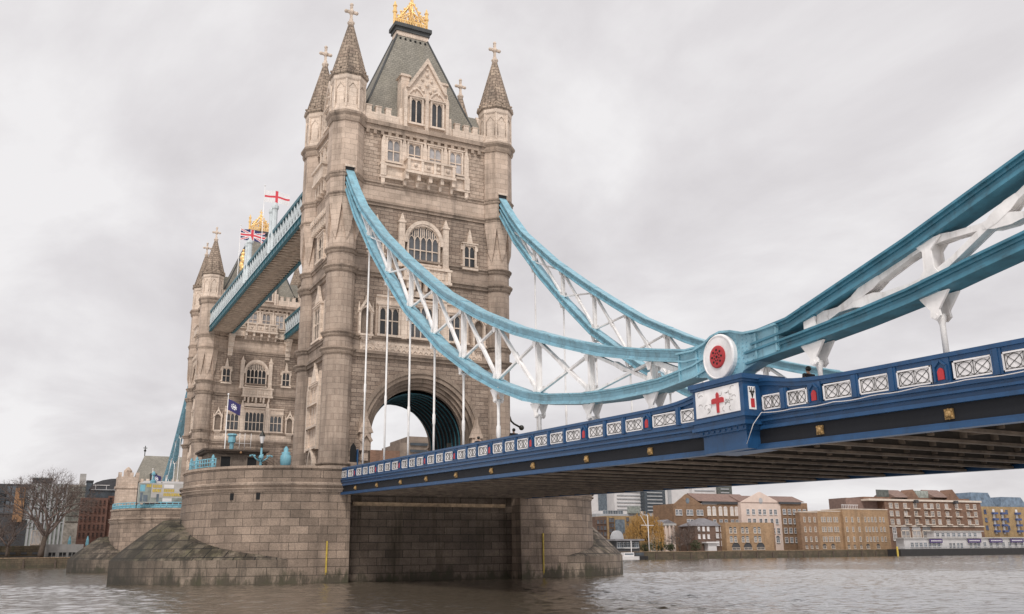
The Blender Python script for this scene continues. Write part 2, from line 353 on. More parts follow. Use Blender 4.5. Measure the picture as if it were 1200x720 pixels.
def frame(ang, D, cx=0.0, cy=0.0):
    t = (cos(ang), sin(ang)); n = (sin(ang), -cos(ang))
    return lambda s, d, z: (cx+t[0]*s+n[0]*(D+d), cy+t[1]*s+n[1]*(D+d), z)

# ------------------------------------------------------------------ tower
ZP = 9.3                                 # pier deck level
TX, TY, WS, WW = 9.15, 5.1, 5.7, 9.75    # turret axes, wall distances (shore/river faces, side faces)
D_TOW = 82.72
def window(T, par, cx, z0, w, h, lights=2, transom=(0.5,), kind='pt', big=False, gl='glass', proud=0.0, fin=False):
    f = MB(T); fw = 0.2; x0, x1 = cx-w/2, cx+w/2; zt = z0+h; a, b = proud+0.02, proud+0.16
    hh = h*0.34 if big else 0
    zs = zt-hh
    f.box(x0-fw, x0, proud, proud+0.3, z0-0.05, zs); f.box(x1, x1+fw, proud, proud+0.3, z0-0.05, zs)
    f.box(x0-fw-0.12, x1+fw+0.12, proud, proud+0.42, z0-0.28, z0-0.05)
    lw = w/lights; mw = 0.11
    for k in range(1, lights): 
        x = x0+k*lw; top = zs+(arch(abs(x-cx)/(w/2), 'ell')*hh if big else 0)
        f.box(x-mw/2, x+mw/2, a, b, z0-0.05, top)
    for tr in transom: f.box(x0, x1, a, b-0.02, z0+h*tr-0.06, z0+h*tr+0.06)
    if big:
        f.arch_band(cx, zs, w/2+fw+0.1, hh+fw+0.1, w/2, hh, proud, proud+0.34, 'ell')
        f.arch_band(cx, zs, w/2+0.02, hh+0.02, w/2-0.12, hh-0.12, a, b, 'ell')
        for k in range(lights):
            xa, xb = x0+k*lw, x0+(k+1)*lw
            f.arch_band((xa+xb)/2, zs-0.15, lw/2, lw*0.75, lw/2-0.09, lw*0.75-0.12, a, b-0.01, 'pt', 8)
        for tr in transom:
            for k in range(lights):
                xa, xb = x0+k*lw, x0+(k+1)*lw
        for k in range(1, lights, 1):
            x = x0+k*lw; top = arch(abs(x-cx)/(w/2), 'ell')*hh
            f.box(x-0.3, x-0.22, a, b-0.02, zs+0.35, zs+max(0.36, top-0.1)); f.box(x+0.22, x+0.3, a, b-0.02, zs+0.35, zs+max(0.36, top-0.1))
        pg = [(x0, z0-0.05), (x1, z0-0.05)]+[(cx+w/2*cos(pi*k/14), zs+hh*sin(pi*k/14)) for k in range(15)]
    else:
        f.box(x0-fw, x1+fw, proud, proud+0.3, zt, zt+fw)
        f.box(x0-fw-0.15, x1+fw+0.15, proud, proud+0.4, zt+fw, zt+fw+0.13)
        for k in range(lights):
            f.spandrel(x0+k*lw+mw/2, x0+(k+1)*lw-mw/2, zt-lw*0.62, lw*0.55, zt, a, b-0.01, 'pt', 8)
        pg = [(x0, z0-0.05), (x1, z0-0.05), (x1, zt), (x0, zt)]
    if fin:
        f.box(x0-0.42, x0-fw-0.002, proud, proud+0.22, z0-0.1, z0+0.35); f.box(x1+fw+0.002, x1+0.42, proud, proud+0.22, z0-0.1, z0+0.35)
        f.box(x0-0.4, x0-fw-0.002, proud, proud+0.2, zt-0.5, zt+0.1); f.box(x1+fw+0.002, x1+0.4, proud, proud+0.2, zt-0.5, zt+0.1)
        f.extr([(cx-0.35, zt+0.36), (cx+0.35, zt+0.36), (cx+0.22, zt+1.0), (cx+0.14, zt+1.5), (cx, zt+2.0), (cx-0.14, zt+1.5), (cx-0.22, zt+1.0)], proud+0.02, proud+0.3)
    o = f.build('window', 'trim', par)
    g = MB(T); g.poly([(x, proud+0.05, z) for x, z in pg]); g.build('glass', gl, o)
    return o
def niche(T, par, s, z0, h, w=1.1):
    f = MB(T)
    f.box(s-w/2-0.22, s-w/2, 0, 0.42, z0, z0+h*0.62); f.box(s+w/2, s+w/2+0.22, 0, 0.42, z0, z0+h*0.62)
    f.arch_band(s, z0+h*0.62, w/2+0.22, w*0.8, w/2, w*0.55, 0, 0.42, 'pt', 10)
    f.extr([(s-w/2-0.3, z0+h*0.66), (s-w/2-0.12, z0+h*0.66), (s, z0+h*0.93), (s+w/2+0.12, z0+h*0.66), (s+w/2+0.3, z0+h*0.66), (s+0.1, z0+h*1.02), (s, z0+h*1.15), (s-0.1, z0+h*1.02)], 0.1, 0.55)
    for q in (-1, 1): f.extr([(s+q*(w/2+0.2)-0.13, z0+h*0.62), (s+q*(w/2+0.2)+0.13, z0+h*0.62), (s+q*(w/2+0.2), z0+h*0.95)], 0.12, 0.4)
    for i, r in enumerate((0.75, 0.6, 0.42, 0.22)): f.box(s-r, s+r, 0, r, z0-0.2*(i+1), z0-0.2*i)
    o = f.build('niche', 'trim', par)
    g = MB(T); g.poly([(s-w/2, 0.04, z0), (s+w/2, 0.04, z0), (s+w/2, 0.04, z0+h*0.62), (s, 0.04, z0+h*0.62+w*0.6), (s-w/2, 0.04, z0+h*0.62)]); g.build('niche_back', 'cabin', o)
def belt(par, z, h, p, mat='course', name='string_course', rt=1.5, nt_=16):
    """string course round walls and turrets: two steps"""
    f = MB()
    for a, b, q in ((z-h/2, z+h*0.05, p*0.55), (z+h*0.05, z+h/2, p)):
        for sx in (-1, 1):
            for sy in (-1, 1): f.lathe([(rt+q*0.6, a), (rt+q, (a+b)/2), (rt+q, b)], sx*TX, sy*TY, nt_)
        for sy in (-1, 1): f.box(-TX+1.2, TX-1.2, min(sy*(WS-0.3), sy*(WS+q)), max(sy*(WS-0.3), sy*(WS+q)), a, b)
        for sx in (-1, 1): f.box(min(sx*(WW-0.3), sx*(WW+q)), max(sx*(WW-0.3), sx*(WW+q)), -TY+1.2, TY-1.2, a, b)
    return f.build(name, mat, par)

def make_tower():
    R = thing('bridge_tower', 'nearer gothic stone bridge tower with four turrets, steep slate roof and gold crest', 'tower', (0, 0, ZP), 'stone towers of the bridge')
    fS, fN = frame(0, WS), frame(pi, WS); fWst, fE = frame(-pi/2, WW), frame(pi/2, WW)
    # ---- walls with the road arch
    aw, ar, zs = 6.25, 6.4, 14.3
    w = MB()
    for T in (fS, fN):
        w.T = T
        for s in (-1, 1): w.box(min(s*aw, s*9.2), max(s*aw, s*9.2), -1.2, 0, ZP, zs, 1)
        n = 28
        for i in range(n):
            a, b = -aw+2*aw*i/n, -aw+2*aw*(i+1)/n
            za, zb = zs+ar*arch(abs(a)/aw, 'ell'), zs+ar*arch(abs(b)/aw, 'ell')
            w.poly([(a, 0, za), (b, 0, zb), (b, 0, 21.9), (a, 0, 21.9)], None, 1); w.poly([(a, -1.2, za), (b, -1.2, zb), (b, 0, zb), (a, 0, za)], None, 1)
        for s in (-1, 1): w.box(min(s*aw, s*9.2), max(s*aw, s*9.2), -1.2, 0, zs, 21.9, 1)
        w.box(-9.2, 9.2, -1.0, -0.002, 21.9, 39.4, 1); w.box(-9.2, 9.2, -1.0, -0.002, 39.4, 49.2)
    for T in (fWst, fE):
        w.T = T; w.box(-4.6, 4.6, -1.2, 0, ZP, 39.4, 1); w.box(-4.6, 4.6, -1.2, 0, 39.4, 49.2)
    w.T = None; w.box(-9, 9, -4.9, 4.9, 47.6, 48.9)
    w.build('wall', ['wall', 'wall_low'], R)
    # smooth ashlar bands between string courses
    for z0, z1 in ((39.75, 41.5), (31.7, 33.1), (22.9, 24.1)):
        b = MB()
        for T, hw in ((fS, 8.0), (fN, 8.0), (fWst, 3.9), (fE, 3.9)): b.T = T; b.box(-hw, hw, 0, 0.06, z0, z1)
        b.build('ashlar_band', 'ashlar' if z0 > 39 else 'ashlar_low', R)
    # vault under the tower
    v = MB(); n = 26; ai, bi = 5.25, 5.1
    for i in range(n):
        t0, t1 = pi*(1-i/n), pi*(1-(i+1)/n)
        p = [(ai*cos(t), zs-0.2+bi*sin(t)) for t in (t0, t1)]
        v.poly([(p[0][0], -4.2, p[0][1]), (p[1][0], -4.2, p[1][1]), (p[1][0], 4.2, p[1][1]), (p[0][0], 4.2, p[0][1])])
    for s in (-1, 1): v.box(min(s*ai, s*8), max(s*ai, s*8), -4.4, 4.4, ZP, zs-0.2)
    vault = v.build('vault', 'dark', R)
    for k in range(9):
        r = MB(); y = -3.9+k*0.97
        r.T = (lambda yy: (lambda s, d, z: (s, yy+d, z)))(y)
        r.arch_band(0, zs-0.2, ai-0.004, bi-0.004, ai-0.13, bi-0.13, -0.025, 0.025, 'ell', 22)
        for s in (-1, 1): r.box(min(s*(ai-0.13), s*(ai-0.004)), max(s*(ai-0.13), s*(ai-0.004)), -0.025, 0.025, ZP, zs-0.2)
        r.build('vault_rib', 'teal', R)
    # arch mouldings
    for T in (fS, fN):
        a = MB(T)
        oo = [(6.95, 7.1, 6.5, 6.65, -0.1, 0.22), (6.5, 6.65, 6.1, 6.2, -0.4, 0.08), (6.1, 6.2, 5.75, 5.8, -0.8, -0.25), (5.75, 5.8, 5.45, 5.45, -1.2, -0.6), (5.45, 5.45, 5.2, 5.15, -1.5, -0.95)]
        for o_, p_, i_, j_, d0, d1 in oo:
            a.arch_band(0, zs, o_, p_, i_, j_, d0, d1, 'ell', 32)
            if o_ < 6.9:
                for s in (-1, 1): a.box(min(s*o_, s*i_), max(s*o_, s*i_), d0, d1, ZP, zs)
        a.build('archway', 'course_low', R)
        for s in (-1, 1):                                   # gabled stops at the springing
            q = MB(T); c = s*6.2
            q.box(c-0.55, c+0.55, 0, 0.5, 12.6, 14.4); q.extr([(c-0.75, 14.4), (c+0.75, 14.4), (c+0.12, 15.9), (c, 16.6), (c-0.12, 15.9)], 0.02, 0.62)
            q.extr([(c-0.7, 13.6), (c, 14.7), (c+0.7, 13.6), (c+0.5, 13.4), (c, 14.1), (c-0.5, 13.4)], 0.5, 0.7)
            q.lathe([(0.15, 10.9), (0.42, 11.3), (0.55, 11.6)], c, 0.2, 8) if False else q.box(c-0.35, c+0.35, 0, 0.32, 11.6, 12.6)
            q.build('arch_stop', 'ashlar', R)
            p = MB(T); p.box(min(s*6.5, s*8.4), max(s*6.5, s*8.4), 0, 0.25, 11.0, 11.4); p.build('plinth', 'course', R)
        dr = MB(T)
        dr.box(-7.65, -7.0, 0.01, 0.04, ZP, 12.6); dr.extr([(-7.65, 12.6), (-7.0, 12.6), (-7.06, 13.0), (-7.32, 13.35), (-7.59, 13.0)], 0.01, 0.04)
        do = dr.build('door', 'dark', R)
        d2 = MB(T); d2.box(-6.98, -6.86, 0.0, 0.3, ZP, 12.7); d2.build('door_frame', 'navy', do)
    g = MB(); g.box(5.0, 5.2, -4.75, -4.4, ZP, 13.2); g.build('gate', 'rail_blue', R)
    # ---- shore and river faces
    for T in (fS, fN):
        pn = MB(T)                                          # cream surrounds
        pn.box(-5.15, 5.05, 0, 0.1, 44.25, 47.7)
        for s in (-5.1, -2.7, -0.2, 2.3, 4.95):
            pn.box(s-0.28, s+0.28, 0.1, 0.36, 44.2, 46.7); pn.extr([(s-0.28, 46.7), (s+0.28, 46.7), (s+0.1, 47.6), (s-0.1, 47.6)], 0.1, 0.34)
        pn.box(-5.5, 5.4, 0, 0.4, 43.95, 44.25); pn.box(-5.2, 5.2, 0, 0.12, 42.75, 43.95); pn.box(-5.5, 5.4, 0, 0.34, 42.5, 42.75)
        for s in (-5.1, 5.0):
            pn.box(s-0.32, s+0.32, 0.12, 0.42, 42.75, 43.95); pn.box(s-0.22, s+0.22, 0, 0.3, 41.95, 42.5); pn.ball((s, 0.15, 41.9), 0.27)
        pn.build('window_surround', 'trim', R)
        for s in (-3.95, -1.45, 1.05, 3.6): window(T, R, s, 44.6, 1.45, 2.6, 2, (0.48,), gl='glass_pale', proud=0.1)
        bal = MB(T)                                         # corbelled balcony
        bal.box(-2.6, 3.0, 0.1, 1.25, 43.5, 44.75); bal.box(-2.8, 3.2, 0.1, 1.45, 44.75, 45.0); bal.box(-2.8, 3.2, 0.1, 1.4, 43.2, 43.5)
        for s in (-2.5, -0.9, 0.6, 1.5, 2.9): bal.box(s-0.16, s+0.16, 1.25, 1.42, 43.5, 44.75)
        for s in (-1.7, -0.15, 1.05, 2.2):
            bal.box(s-0.5, s+0.5, 1.25, 1.3, 43.65, 43.8); bal.ball((s, 1.26, 44.2), 0.26, 6, 4)
        for s in (-2.6, -1.2, 0.2, 1.6, 3.0):
            bal.extr([(s-0.2, 43.2), (s+0.2, 43.2), (s+0.2, 42.5), (s-0.2, 42.5)], 0.1, 1.15); bal.extr([(s-0.18, 42.5), (s+0.18, 42.5), (s+0.14, 41.9), (s-0.14, 41.9)], 0.1, 0.6)
        bal.build('balcony', 'trim', R)
        bs = MB(T); bs.box(-2.5, 2.9, 0.1, 0.3, 41.9, 43.2); bs.build('balcony_underside', 'ashlar', R)
        # great window
        pl = MB(T)
        for s in (-2.75, 2.45): pl.box(s-0.34, s+0.34, 0, 0.38, 32.6, 37.6); pl.box(s-0.42, s+0.42, 0, 0.46, 37.6, 37.8); pl.extr([(s-0.3, 37.8), (s+0.3, 37.8), (s, 38.7)], 0, 0.4); pl.box(s-0.44, s+0.44, 0, 0.46, 32.5, 33.0)
        pl.arch_band(-0.15, 35.4, 2.35, 2.75, 1.95, 2.35, 0, 0.42, 'ell')
        pl.build('window_surround', 'trim', R)
        window(T, R, -0.15, 33.2, 3.5, 4.3, 5, (0.36,), big=True)
        bl = MB(T)
        bl.box(-2.5, 2.9, 0, 0.55, 31.3, 32.5); bl.box(-2.7, 3.1, 0, 0.75, 32.5, 32.75); bl.box(-2.7, 3.1, 0, 0.7, 31.0, 31.3)
        for s in (-2.35, 0.2, 2.75): bl.box(s-0.2, s+0.2, 0.55, 0.7, 31.3, 32.5)
        for k in range(9):
            s = -1.95+k*0.5
            if abs(s-0.2) > 0.3: bl.extr([(s-0.18, 31.5), (s+0.18, 31.5), (s+0.18, 32.1), (s, 32.4), (s-0.18, 32.1)], 0.55, 0.62)
        for s in (-2.0, -0.6, 0.9, 2.4): bl.extr([(s-0.16, 31.0), (s+0.16, 31.0), (s+0.12, 30.2), (s-0.12, 30.2)], 0, 0.5)
        bl.build('balcony', 'trim', R)
        for s in (-5.6, 5.45): window(T, R, s, 33.5, 1.3, 2.6, 2, (0.45,), fin=True)
        # third stage
        p3 = MB(T); p3.box(-5.4, 5.4, 0, 0.09, 24.5, 29.0); p3.box(-5.4, 5.4, 0, 0.3, 28.9, 29.1)
        for s in (-2.3, 2.3): p3.box(s-0.35, s+0.35, 0.09, 0.42, 24.5, 28.9); p3.extr([(s-0.3, 29.1), (s+0.3, 29.1), (s+0.08, 30.4), (s-0.08, 30.4)], 0.1, 0.4)
        for s in (-1.4, 0, 1.4): p3.extr([(s-0.16, 30.9), (s+0.16, 30.9), (s+0.12, 29.9), (s-0.12, 29.9)], 0.0, 0.8)
        p3.box(-2.0, 2.0, 0.09, 0.4, 29.3, 29.9)
        p3.build('window_surround', 'trim', R)
        window(T, R, -3.95, 24.85, 2.1, 2.9, 3, (0.52,), proud=0.09); window(T, R, 0, 24.85, 3.4, 3.4, 5, (0.45,), proud=0.09); window(T, R, 3.95, 24.85, 2.1, 2.9, 3, (0.52,), proud=0.09)
        for s in (-6.55, 6.55): niche(T, R, s, 24.6, 3.7)
        fr = MB(T); fr.box(-7.0, 7.0, 0.06, 0.14, 22.95, 24.1)
        for k in range(22): s = -6.6+k*0.63; fr.extr([(s-0.26, 23.1), (s, 23.75), (s+0.26, 23.1), (s, 23.35)], 0.14, 0.22); fr.ball((s+0.3, 0.16, 23.75), 0.12, 6, 4)
        fr.build('carved_frieze', 'trim', R)
        # gabled dormer
        gb = MB(T)
        gb.extr([(-2.75, 48.9), (2.7, 48.9), (2.7, 54.3), (2.2, 54.6), (0, 58.2), (-2.2, 54.6), (-2.75, 54.3)], -0.75, 0.0)
        for s in (-2.6, 0.0, 2.55): gb.box(s-0.2, s+0.2, 0.0, 0.22, 48.9, 53.4); gb.extr([(s-0.2, 53.4), (s+0.2, 53.4), (s, 54.0)], 0.0, 0.2)
        for q in (-1, 1): gb.extr([(q*2.55, 54.2), (q*2.2, 54.2), (0, 57.75), (0, 58.5)], -0.1, 0.28)
        for s, z, r in ((-1.0, 54.6, 0.28), (1.0, 54.6, 0.28), (0, 55.0, 0.3), (-0.55, 55.6, 0.2), (0.55, 55.6, 0.2), (0, 56.3, 0.26), (0, 57.0, 0.16), (-1.5, 54.1, 0.2), (1.5, 54.1, 0.2), (-0.45, 54.2, 0.2), (0.45, 54.2, 0.2)): gb.ball((s, 0.05, z), r, 6, 4)
        for s in (-1.3, 1.3): gb.arch_band(s, 53.0, 1.15, 1.5, 0.95, 1.25, 0, 0.16, 'pt', 12)
        for s in (-3.05, 3.0): gb.extr([(s-0.3, 48.9), (s+0.3, 48.9), (s+0.18, 51.5), (s-0.18, 51.5)], -0.7, -0.1)
        for q in (-1, 1): gb.box(q*2.35-0.5, q*2.35+0.5, -2.0, -0.78, 50.0, 56.0); gb.extr([(q*2.35-0.75, 56.0), (q*2.35+0.75, 56.0), (q*2.35+0.55, 56.3), (q*2.35-0.55, 56.3)], -2.2, -0.65)
        gbo = gb.build('gable', 'trim', R)
        gr = MB(T); gr.poly([(-2.5, -0.7, 54.2), (0, -0.7, 57.9), (0, -4.6, 57.9), (-2.5, -4.6, 54.2)]); gr.poly([(2.5, -0.7, 54.2), (0, -0.7, 57.9), (0, -4.6, 57.9), (2.5, -4.6, 54.2)])
        gr.box(-2.5, 2.5, -2.5, -0.8, 49, 54.2)
        gr.build('gable_roof', 'slate', gbo)
        for s in (-1.3, 1.25): window(T, R, s, 49.9, 1.3, 3.0, 2, (), gl='glass')
        for s0, s1 in ((-7.5, -3.35), (3.3, 7.5)):          # battlement
            pa = MB(T); pa.box(s0, s1, -0.45, 0.05, 49.1, 50.25)
            k = s0+0.3
            while k < s1-0.5: pa.box(k, k+0.62, -0.45, 0.05, 50.25, 50.95); pa.box(k-0.06, k+0.68, -0.5, 0.1, 50.95, 51.07); k += 1.15
            pa.build('battlement', 'trim', R)
    # ---- side faces
    for T in (fWst, fE):
        sp = MB(T); sp.box(-2.2, 2.2, 0, 0.08, 13.1, 21.0); sp.box(-1.9, 1.9, 0, 0.08, 24.6, 29.0); sp.box(-1.8, 1.8, 0, 0.08, 33.6, 37.2)
        for s in (-2.05, 2.05): sp.box(s-0.2, s+0.2, 0.08, 0.45, 13.0, 19.6); sp.extr([(s-0.2, 19.6), (s+0.2, 19.6), (s, 21.2)], 0.08, 0.4)
        for z in (15.5, 17.9): sp.box(-1.85, 1.85, 0.08, 0.5, z-0.12, z+0.12)
        sp.extr([(-1.2, 20.2), (1.2, 20.2), (0.15, 21.8), (0, 22.4), (-0.15, 21.8)], 0.05, 0.4); sp.extr([(-1.0, 29.0), (1.0, 29.0), (0.12, 30.3), (0, 31.0), (-0.12, 30.3)], 0.05, 0.4)
        sp.build('window_surround', 'trim', R)
        window(T, R, 0, 13.4, 3.0, 6.4, 3, (0.32, 0.68)); window(T, R, 0, 24.9, 2.4, 3.6, 3, (0.5,), proud=0.08); window(T, R, 0, 34.0, 2.2, 2.8, 2, (0.5,), proud=0.08)
        nc = MB(T); nc.arch_band(0, 11.6, 1.0, 1.7, 0.7, 1.3, 0, 0.45, 'pt', 12); nc.box(-1.0, -0.7, 0, 0.45, ZP, 11.6); nc.box(0.7, 1.0, 0, 0.45, ZP, 11.6)
        no = nc.build('door_surround', 'trim', R)
        nd = MB(T); nd.box(-0.7, 0.7, 0.02, 0.05, ZP, 11.6); nd.extr([(-0.7, 11.6), (0.7, 11.6), (0.35, 12.5), (0, 12.9), (-0.35, 12.5)], 0.02, 0.05); nd.build('door', 'cabin', no)
        ct = MB(T); ct.box(-3.4, 3.4, 0, 0.7, 38.6, 39.3)
        for k in range(11): s = -3.1+k*0.62; ct.extr([(s-0.17, 38.6), (s+0.17, 38.6), (s+0.12, 37.6), (s-0.12, 37.6)], 0, 0.55)
        for k in range(9): s = -2.9+k*0.72; ct.box(s-0.22, s+0.22, 0.7, 0.76, 38.75, 39.15)
        ct.build('corbel_table', 'trim', R)
        ob = MB(T); ob.box(-1.9, 1.9, 0, 1.0, 43.3, 44.6); ob.box(-2.1, 2.1, 0, 1.2, 44.6, 44.9); ob.box(-2.0, 2.0, 0, 1.1, 43.0, 43.3)
        for s in (-1.6, -0.55, 0.55, 1.6): ob.extr([(s-0.2, 43.0), (s+0.2, 43.0), (s+0.15, 41.6), (s-0.15, 41.6)], 0, 0.75)
        ob.box(-2.2, 2.2, 0, 0.12, 44.9, 47.8)
        ob.build('balcony', 'trim', R)
        window(T, R, -0.85, 45.1, 1.1, 2.3, 2, (0.5,), gl='glass_pale', proud=0.12); window(T, R, 0.85, 45.1, 1.1, 2.3, 2, (0.5,), gl='glass_pale', proud=0.12)
        gb = MB(T); gb.extr([(-1.9, 48.9), (1.9, 48.9), (1.9, 52.4), (0, 55.6), (-1.9, 52.4)], -0.8, 0.02)
        for q in (-1, 1): gb.extr([(q*2.1, 52.2), (q*1.8, 52.2), (0, 55.2), (0, 56.0)], -0.2, 0.25); gb.box(q*1.75-0.2, q*1.75+0.2, 0.02, 0.24, 48.9, 52.4)
        for s, z, r in ((0, 53.8, 0.3), (-0.6, 53.0, 0.22), (0.6, 53.0, 0.22), (0, 54.6, 0.18)): gb.ball((s, 0.05, z), r, 6, 4)
        go = gb.build('gable', 'trim', R)
        gr = MB(T)
        for q in (-1, 1): gr.poly([(q*1.8, -0.7, 52.3), (0, -0.7, 55.4), (0, -6, 55.4), (q*1.8, -6, 52.3)])
        gr.build('gable_roof', 'slate', go)
        window(T, R, 0, 49.8, 1.5, 2.3, 2, ())
        for s0, s1 in ((-3.7, -2.2), (2.2, 3.7)): pa = MB(T); pa.box(s0, s1, -0.45, 0.05, 49.1, 50.25); pa.box(s0+0.3, s0+0.95, -0.45, 0.05, 50.25, 51.0); pa.build('battlement', 'trim', R)
    # ---- string courses
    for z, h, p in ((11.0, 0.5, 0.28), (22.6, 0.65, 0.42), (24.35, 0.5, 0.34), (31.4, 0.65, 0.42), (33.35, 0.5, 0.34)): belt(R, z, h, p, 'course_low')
    belt(R, 39.45, 0.6, 0.3, rt=1.8, nt_=8); belt(R, 41.75, 0.55, 0.26, rt=1.9, nt_=8)
    belt(R, 48.55, 1.1, 0.5, rt=1.88, nt_=8, name='cornice')
    cb = MB()
    for T, hw in ((fS, 7.3), (fN, 7.3), (fWst, 3.3), (fE, 3.3)):
        cb.T = T; k = -hw+0.3
        while k < hw: cb.box(k-0.18, k+0.18, 0.02, 0.32, 47.55, 48.02); k += 0.85
    cb.build('corbel_course', 'course', R)
    # ---- turrets
    for sx in (-1, 1):
        for sy in (-1, 1):
            cx, cy = sx*TX, sy*TY
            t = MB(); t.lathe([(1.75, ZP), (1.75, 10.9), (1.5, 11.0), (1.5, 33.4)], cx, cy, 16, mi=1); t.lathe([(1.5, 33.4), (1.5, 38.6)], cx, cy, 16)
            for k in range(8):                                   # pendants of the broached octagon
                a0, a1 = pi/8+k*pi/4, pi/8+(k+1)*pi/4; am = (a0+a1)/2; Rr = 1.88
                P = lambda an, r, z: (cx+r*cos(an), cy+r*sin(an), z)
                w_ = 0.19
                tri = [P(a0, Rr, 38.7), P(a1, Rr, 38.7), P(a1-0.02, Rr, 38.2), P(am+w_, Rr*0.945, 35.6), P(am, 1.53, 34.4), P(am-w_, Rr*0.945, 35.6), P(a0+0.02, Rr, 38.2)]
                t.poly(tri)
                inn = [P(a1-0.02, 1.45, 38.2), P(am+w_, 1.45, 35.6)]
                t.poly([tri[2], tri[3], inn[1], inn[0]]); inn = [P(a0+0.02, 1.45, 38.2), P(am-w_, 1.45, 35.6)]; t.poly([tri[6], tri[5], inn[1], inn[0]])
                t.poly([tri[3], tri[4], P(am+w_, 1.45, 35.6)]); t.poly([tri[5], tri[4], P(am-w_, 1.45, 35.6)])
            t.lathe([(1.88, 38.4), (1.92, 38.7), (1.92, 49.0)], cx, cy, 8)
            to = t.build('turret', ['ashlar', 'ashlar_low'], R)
            d = MB(); d.lathe([(1.98, 49.0), (1.98, 49.5), (1.85, 49.7), (1.85, 52.9), (2.0, 53.1), (2.05, 53.5)], cx, cy, 8)
            for k in range(8):
                a = pi/8+k*pi/4; d.lathe([(0.13, 49.6), (0.13, 53.0)], cx+1.85*cos(a), cy+1.85*sin(a), 6)
                a = k*pi/4; r = 1.85*cos(pi/8)
                d.tube([(cx+(r+0.02)*cos(a)-0.5*sin(a)*q, cy+(r+0.02)*sin(a)+0.5*cos(a)*q, z) for q, z in ((-1, 50.2), (-1, 52.0), (0, 52.6), (1, 52.0), (1, 50.2))], 0.07, 4)
            d.build('turret_head', 'trim', to)
            c = MB(); pr = [(2.05, 53.5), (2.25, 53.8), (2.2, 54.15), (1.98, 54.2)]
            nst = 15
            for k in range(nst):
                z0, z1 = 54.2+6.5*k/nst, 54.2+6.5*(k+1)/nst; r0, r1 = 1.98-1.72*k/nst, 1.98-1.72*(k+1)/nst
                pr += [(r0, z0), (r1+0.035, z1)]
            c.lathe(pr, cx, cy, 8)
            for k in range(8):
                a = pi/8+k*pi/4
                c.tube([(cx+1.98*cos(a), cy+1.98*sin(a), 54.2), (cx+0.27*cos(a), cy+0.27*sin(a), 60.7)], 0.075, 4, 0.05)
            for k in range(16):
                a = k*pi/8; c.ball((cx+2.02*cos(a), cy+2.02*sin(a), 54.3), 0.17, 5, 4)
            c.build('spire', 'cone', to)
            x = MB(); x.lathe([(0.27, 60.6), (0.42, 60.9), (0.42, 61.05), (0.24, 61.2), (0.2, 61.5)], cx, cy, 8)
            ux, uy = (1, 0)
            x.box(cx-0.13, cx+0.13, cy-0.13, cy+0.13, 61.4, 63.4); x.box(cx-0.62, cx+0.62, cy-0.12, cy+0.12, 62.25, 62.55)
            for px, pz in ((-0.62, 62.4), (0.62, 62.4), (0, 63.35)): x.ball((cx+px, cy, pz), 0.22, 8, 6)
            for px, pz in ((-0.5, 62.4), (0.5, 62.4), (0, 63.0)): x.ball((cx+px, cy, pz), 0.2, 6, 4)
            x.ball((cx, cy, 62.4), 0.34, 8, 6)
            x.build('cross_finial', 'trim', to)
    for sx in (-1, 1):
        c = MB(); x = sx*TX; c.box(x-0.48, x+0.48, -TY-1.86, -TY-1.5, 40.4, 42.55); so_ = c.build('chain_slot', 'dark', R)
        c = MB(); c.box(x-0.58, x+0.58, -TY-1.95, -TY-1.5, 42.552, 42.8); c.build('slot_lintel', 'trim', so_)
    # ---- roof
    r = MB(); lv = [(49.6, 7.7, 4.6), (51.4, 6.9, 4.05), (53.5, 6.0, 3.45), (64.0, 1.98, 0.72)]
    for (za, xa, ya), (zb, xb, yb) in zip(lv, lv[1:]):
        A = [(-xa, -ya, za), (xa, -ya, za), (xa, ya, za), (-xa, ya, za)]; B = [(-xb, -yb, zb), (xb, -yb, zb), (xb, yb, zb), (-xb, yb, zb)]
        for i in range(4): r.poly([A[i], A[(i+1) % 4], B[(i+1) % 4], B[i]])
    ro = r.build('roof', 'slate', R)
    h = MB()
    for sx in (-1, 1):
        for sy in (-1, 1): h.tube([(sx*x_, sy*y_, z) for z, x_, y_ in lv], 0.13, 5)
    h.build('hip_roll', 'lead', ro)
    l = MB(); l.box(-2.08, 2.08, -0.82, 0.82, 63.9, 64.5); l.build('roof_collar', 'trim', ro)
    ho = MB()
    for k in range(6): s = -1.62+k*0.65; ho.lathe([(0.16, -1.75), (0.16, -1.2)], 0, 0, 8) if False else ho.box(s-0.11, s+0.11, -0.98, -0.6, 63.35, 63.58); ho.box(s-0.11, s+0.11, 0.6, 0.98, 63.35, 63.58)
    ho.build('roof_vent', 'dark', ro)
    l = MB(); l.box(-2.22, 2.22, -0.95, 0.95, 64.5, 65.0); l.box(-2.42, 2.42, -1.15, 1.15, 65.0, 65.5); l.build('roof_cap', 'lead', ro)
    c = MB()
    for T, hw in ((frame(0, 0.5), 2.0), (frame(pi, 0.5), 2.0)):
        c.T = T
        c.box(-hw, hw, -0.06, 0.06, 65.55, 65.75); c.box(-hw, hw, -0.06, 0.06, 66.25, 66.4)
        k = -hw
        while k <= hw+0.01: c.box(k-0.06, k+0.06, -0.05, 0.05, 65.5, 66.3); k += hw/9
        for q in range(7): u_ = -0.75+q*0.25; c.arch_band(u_*hw, 66.4, 0.27, 0.8*(1-abs(u_))+0.35, 0.19, 0.8*(1-abs(u_))+0.25, -0.05, 0.05, 'pt', 8); c.ball((u_*hw, 0, 66.95+1.9*(1-abs(u_))), 0.17, 6, 4)
        for q in (-1, 1): c.tube([(q*hw*u, 0, 66.3+1.5*(1-u)) for u in (1, 0.6, 0.3, 0)], 0.08, 5)
        ht = 0.95
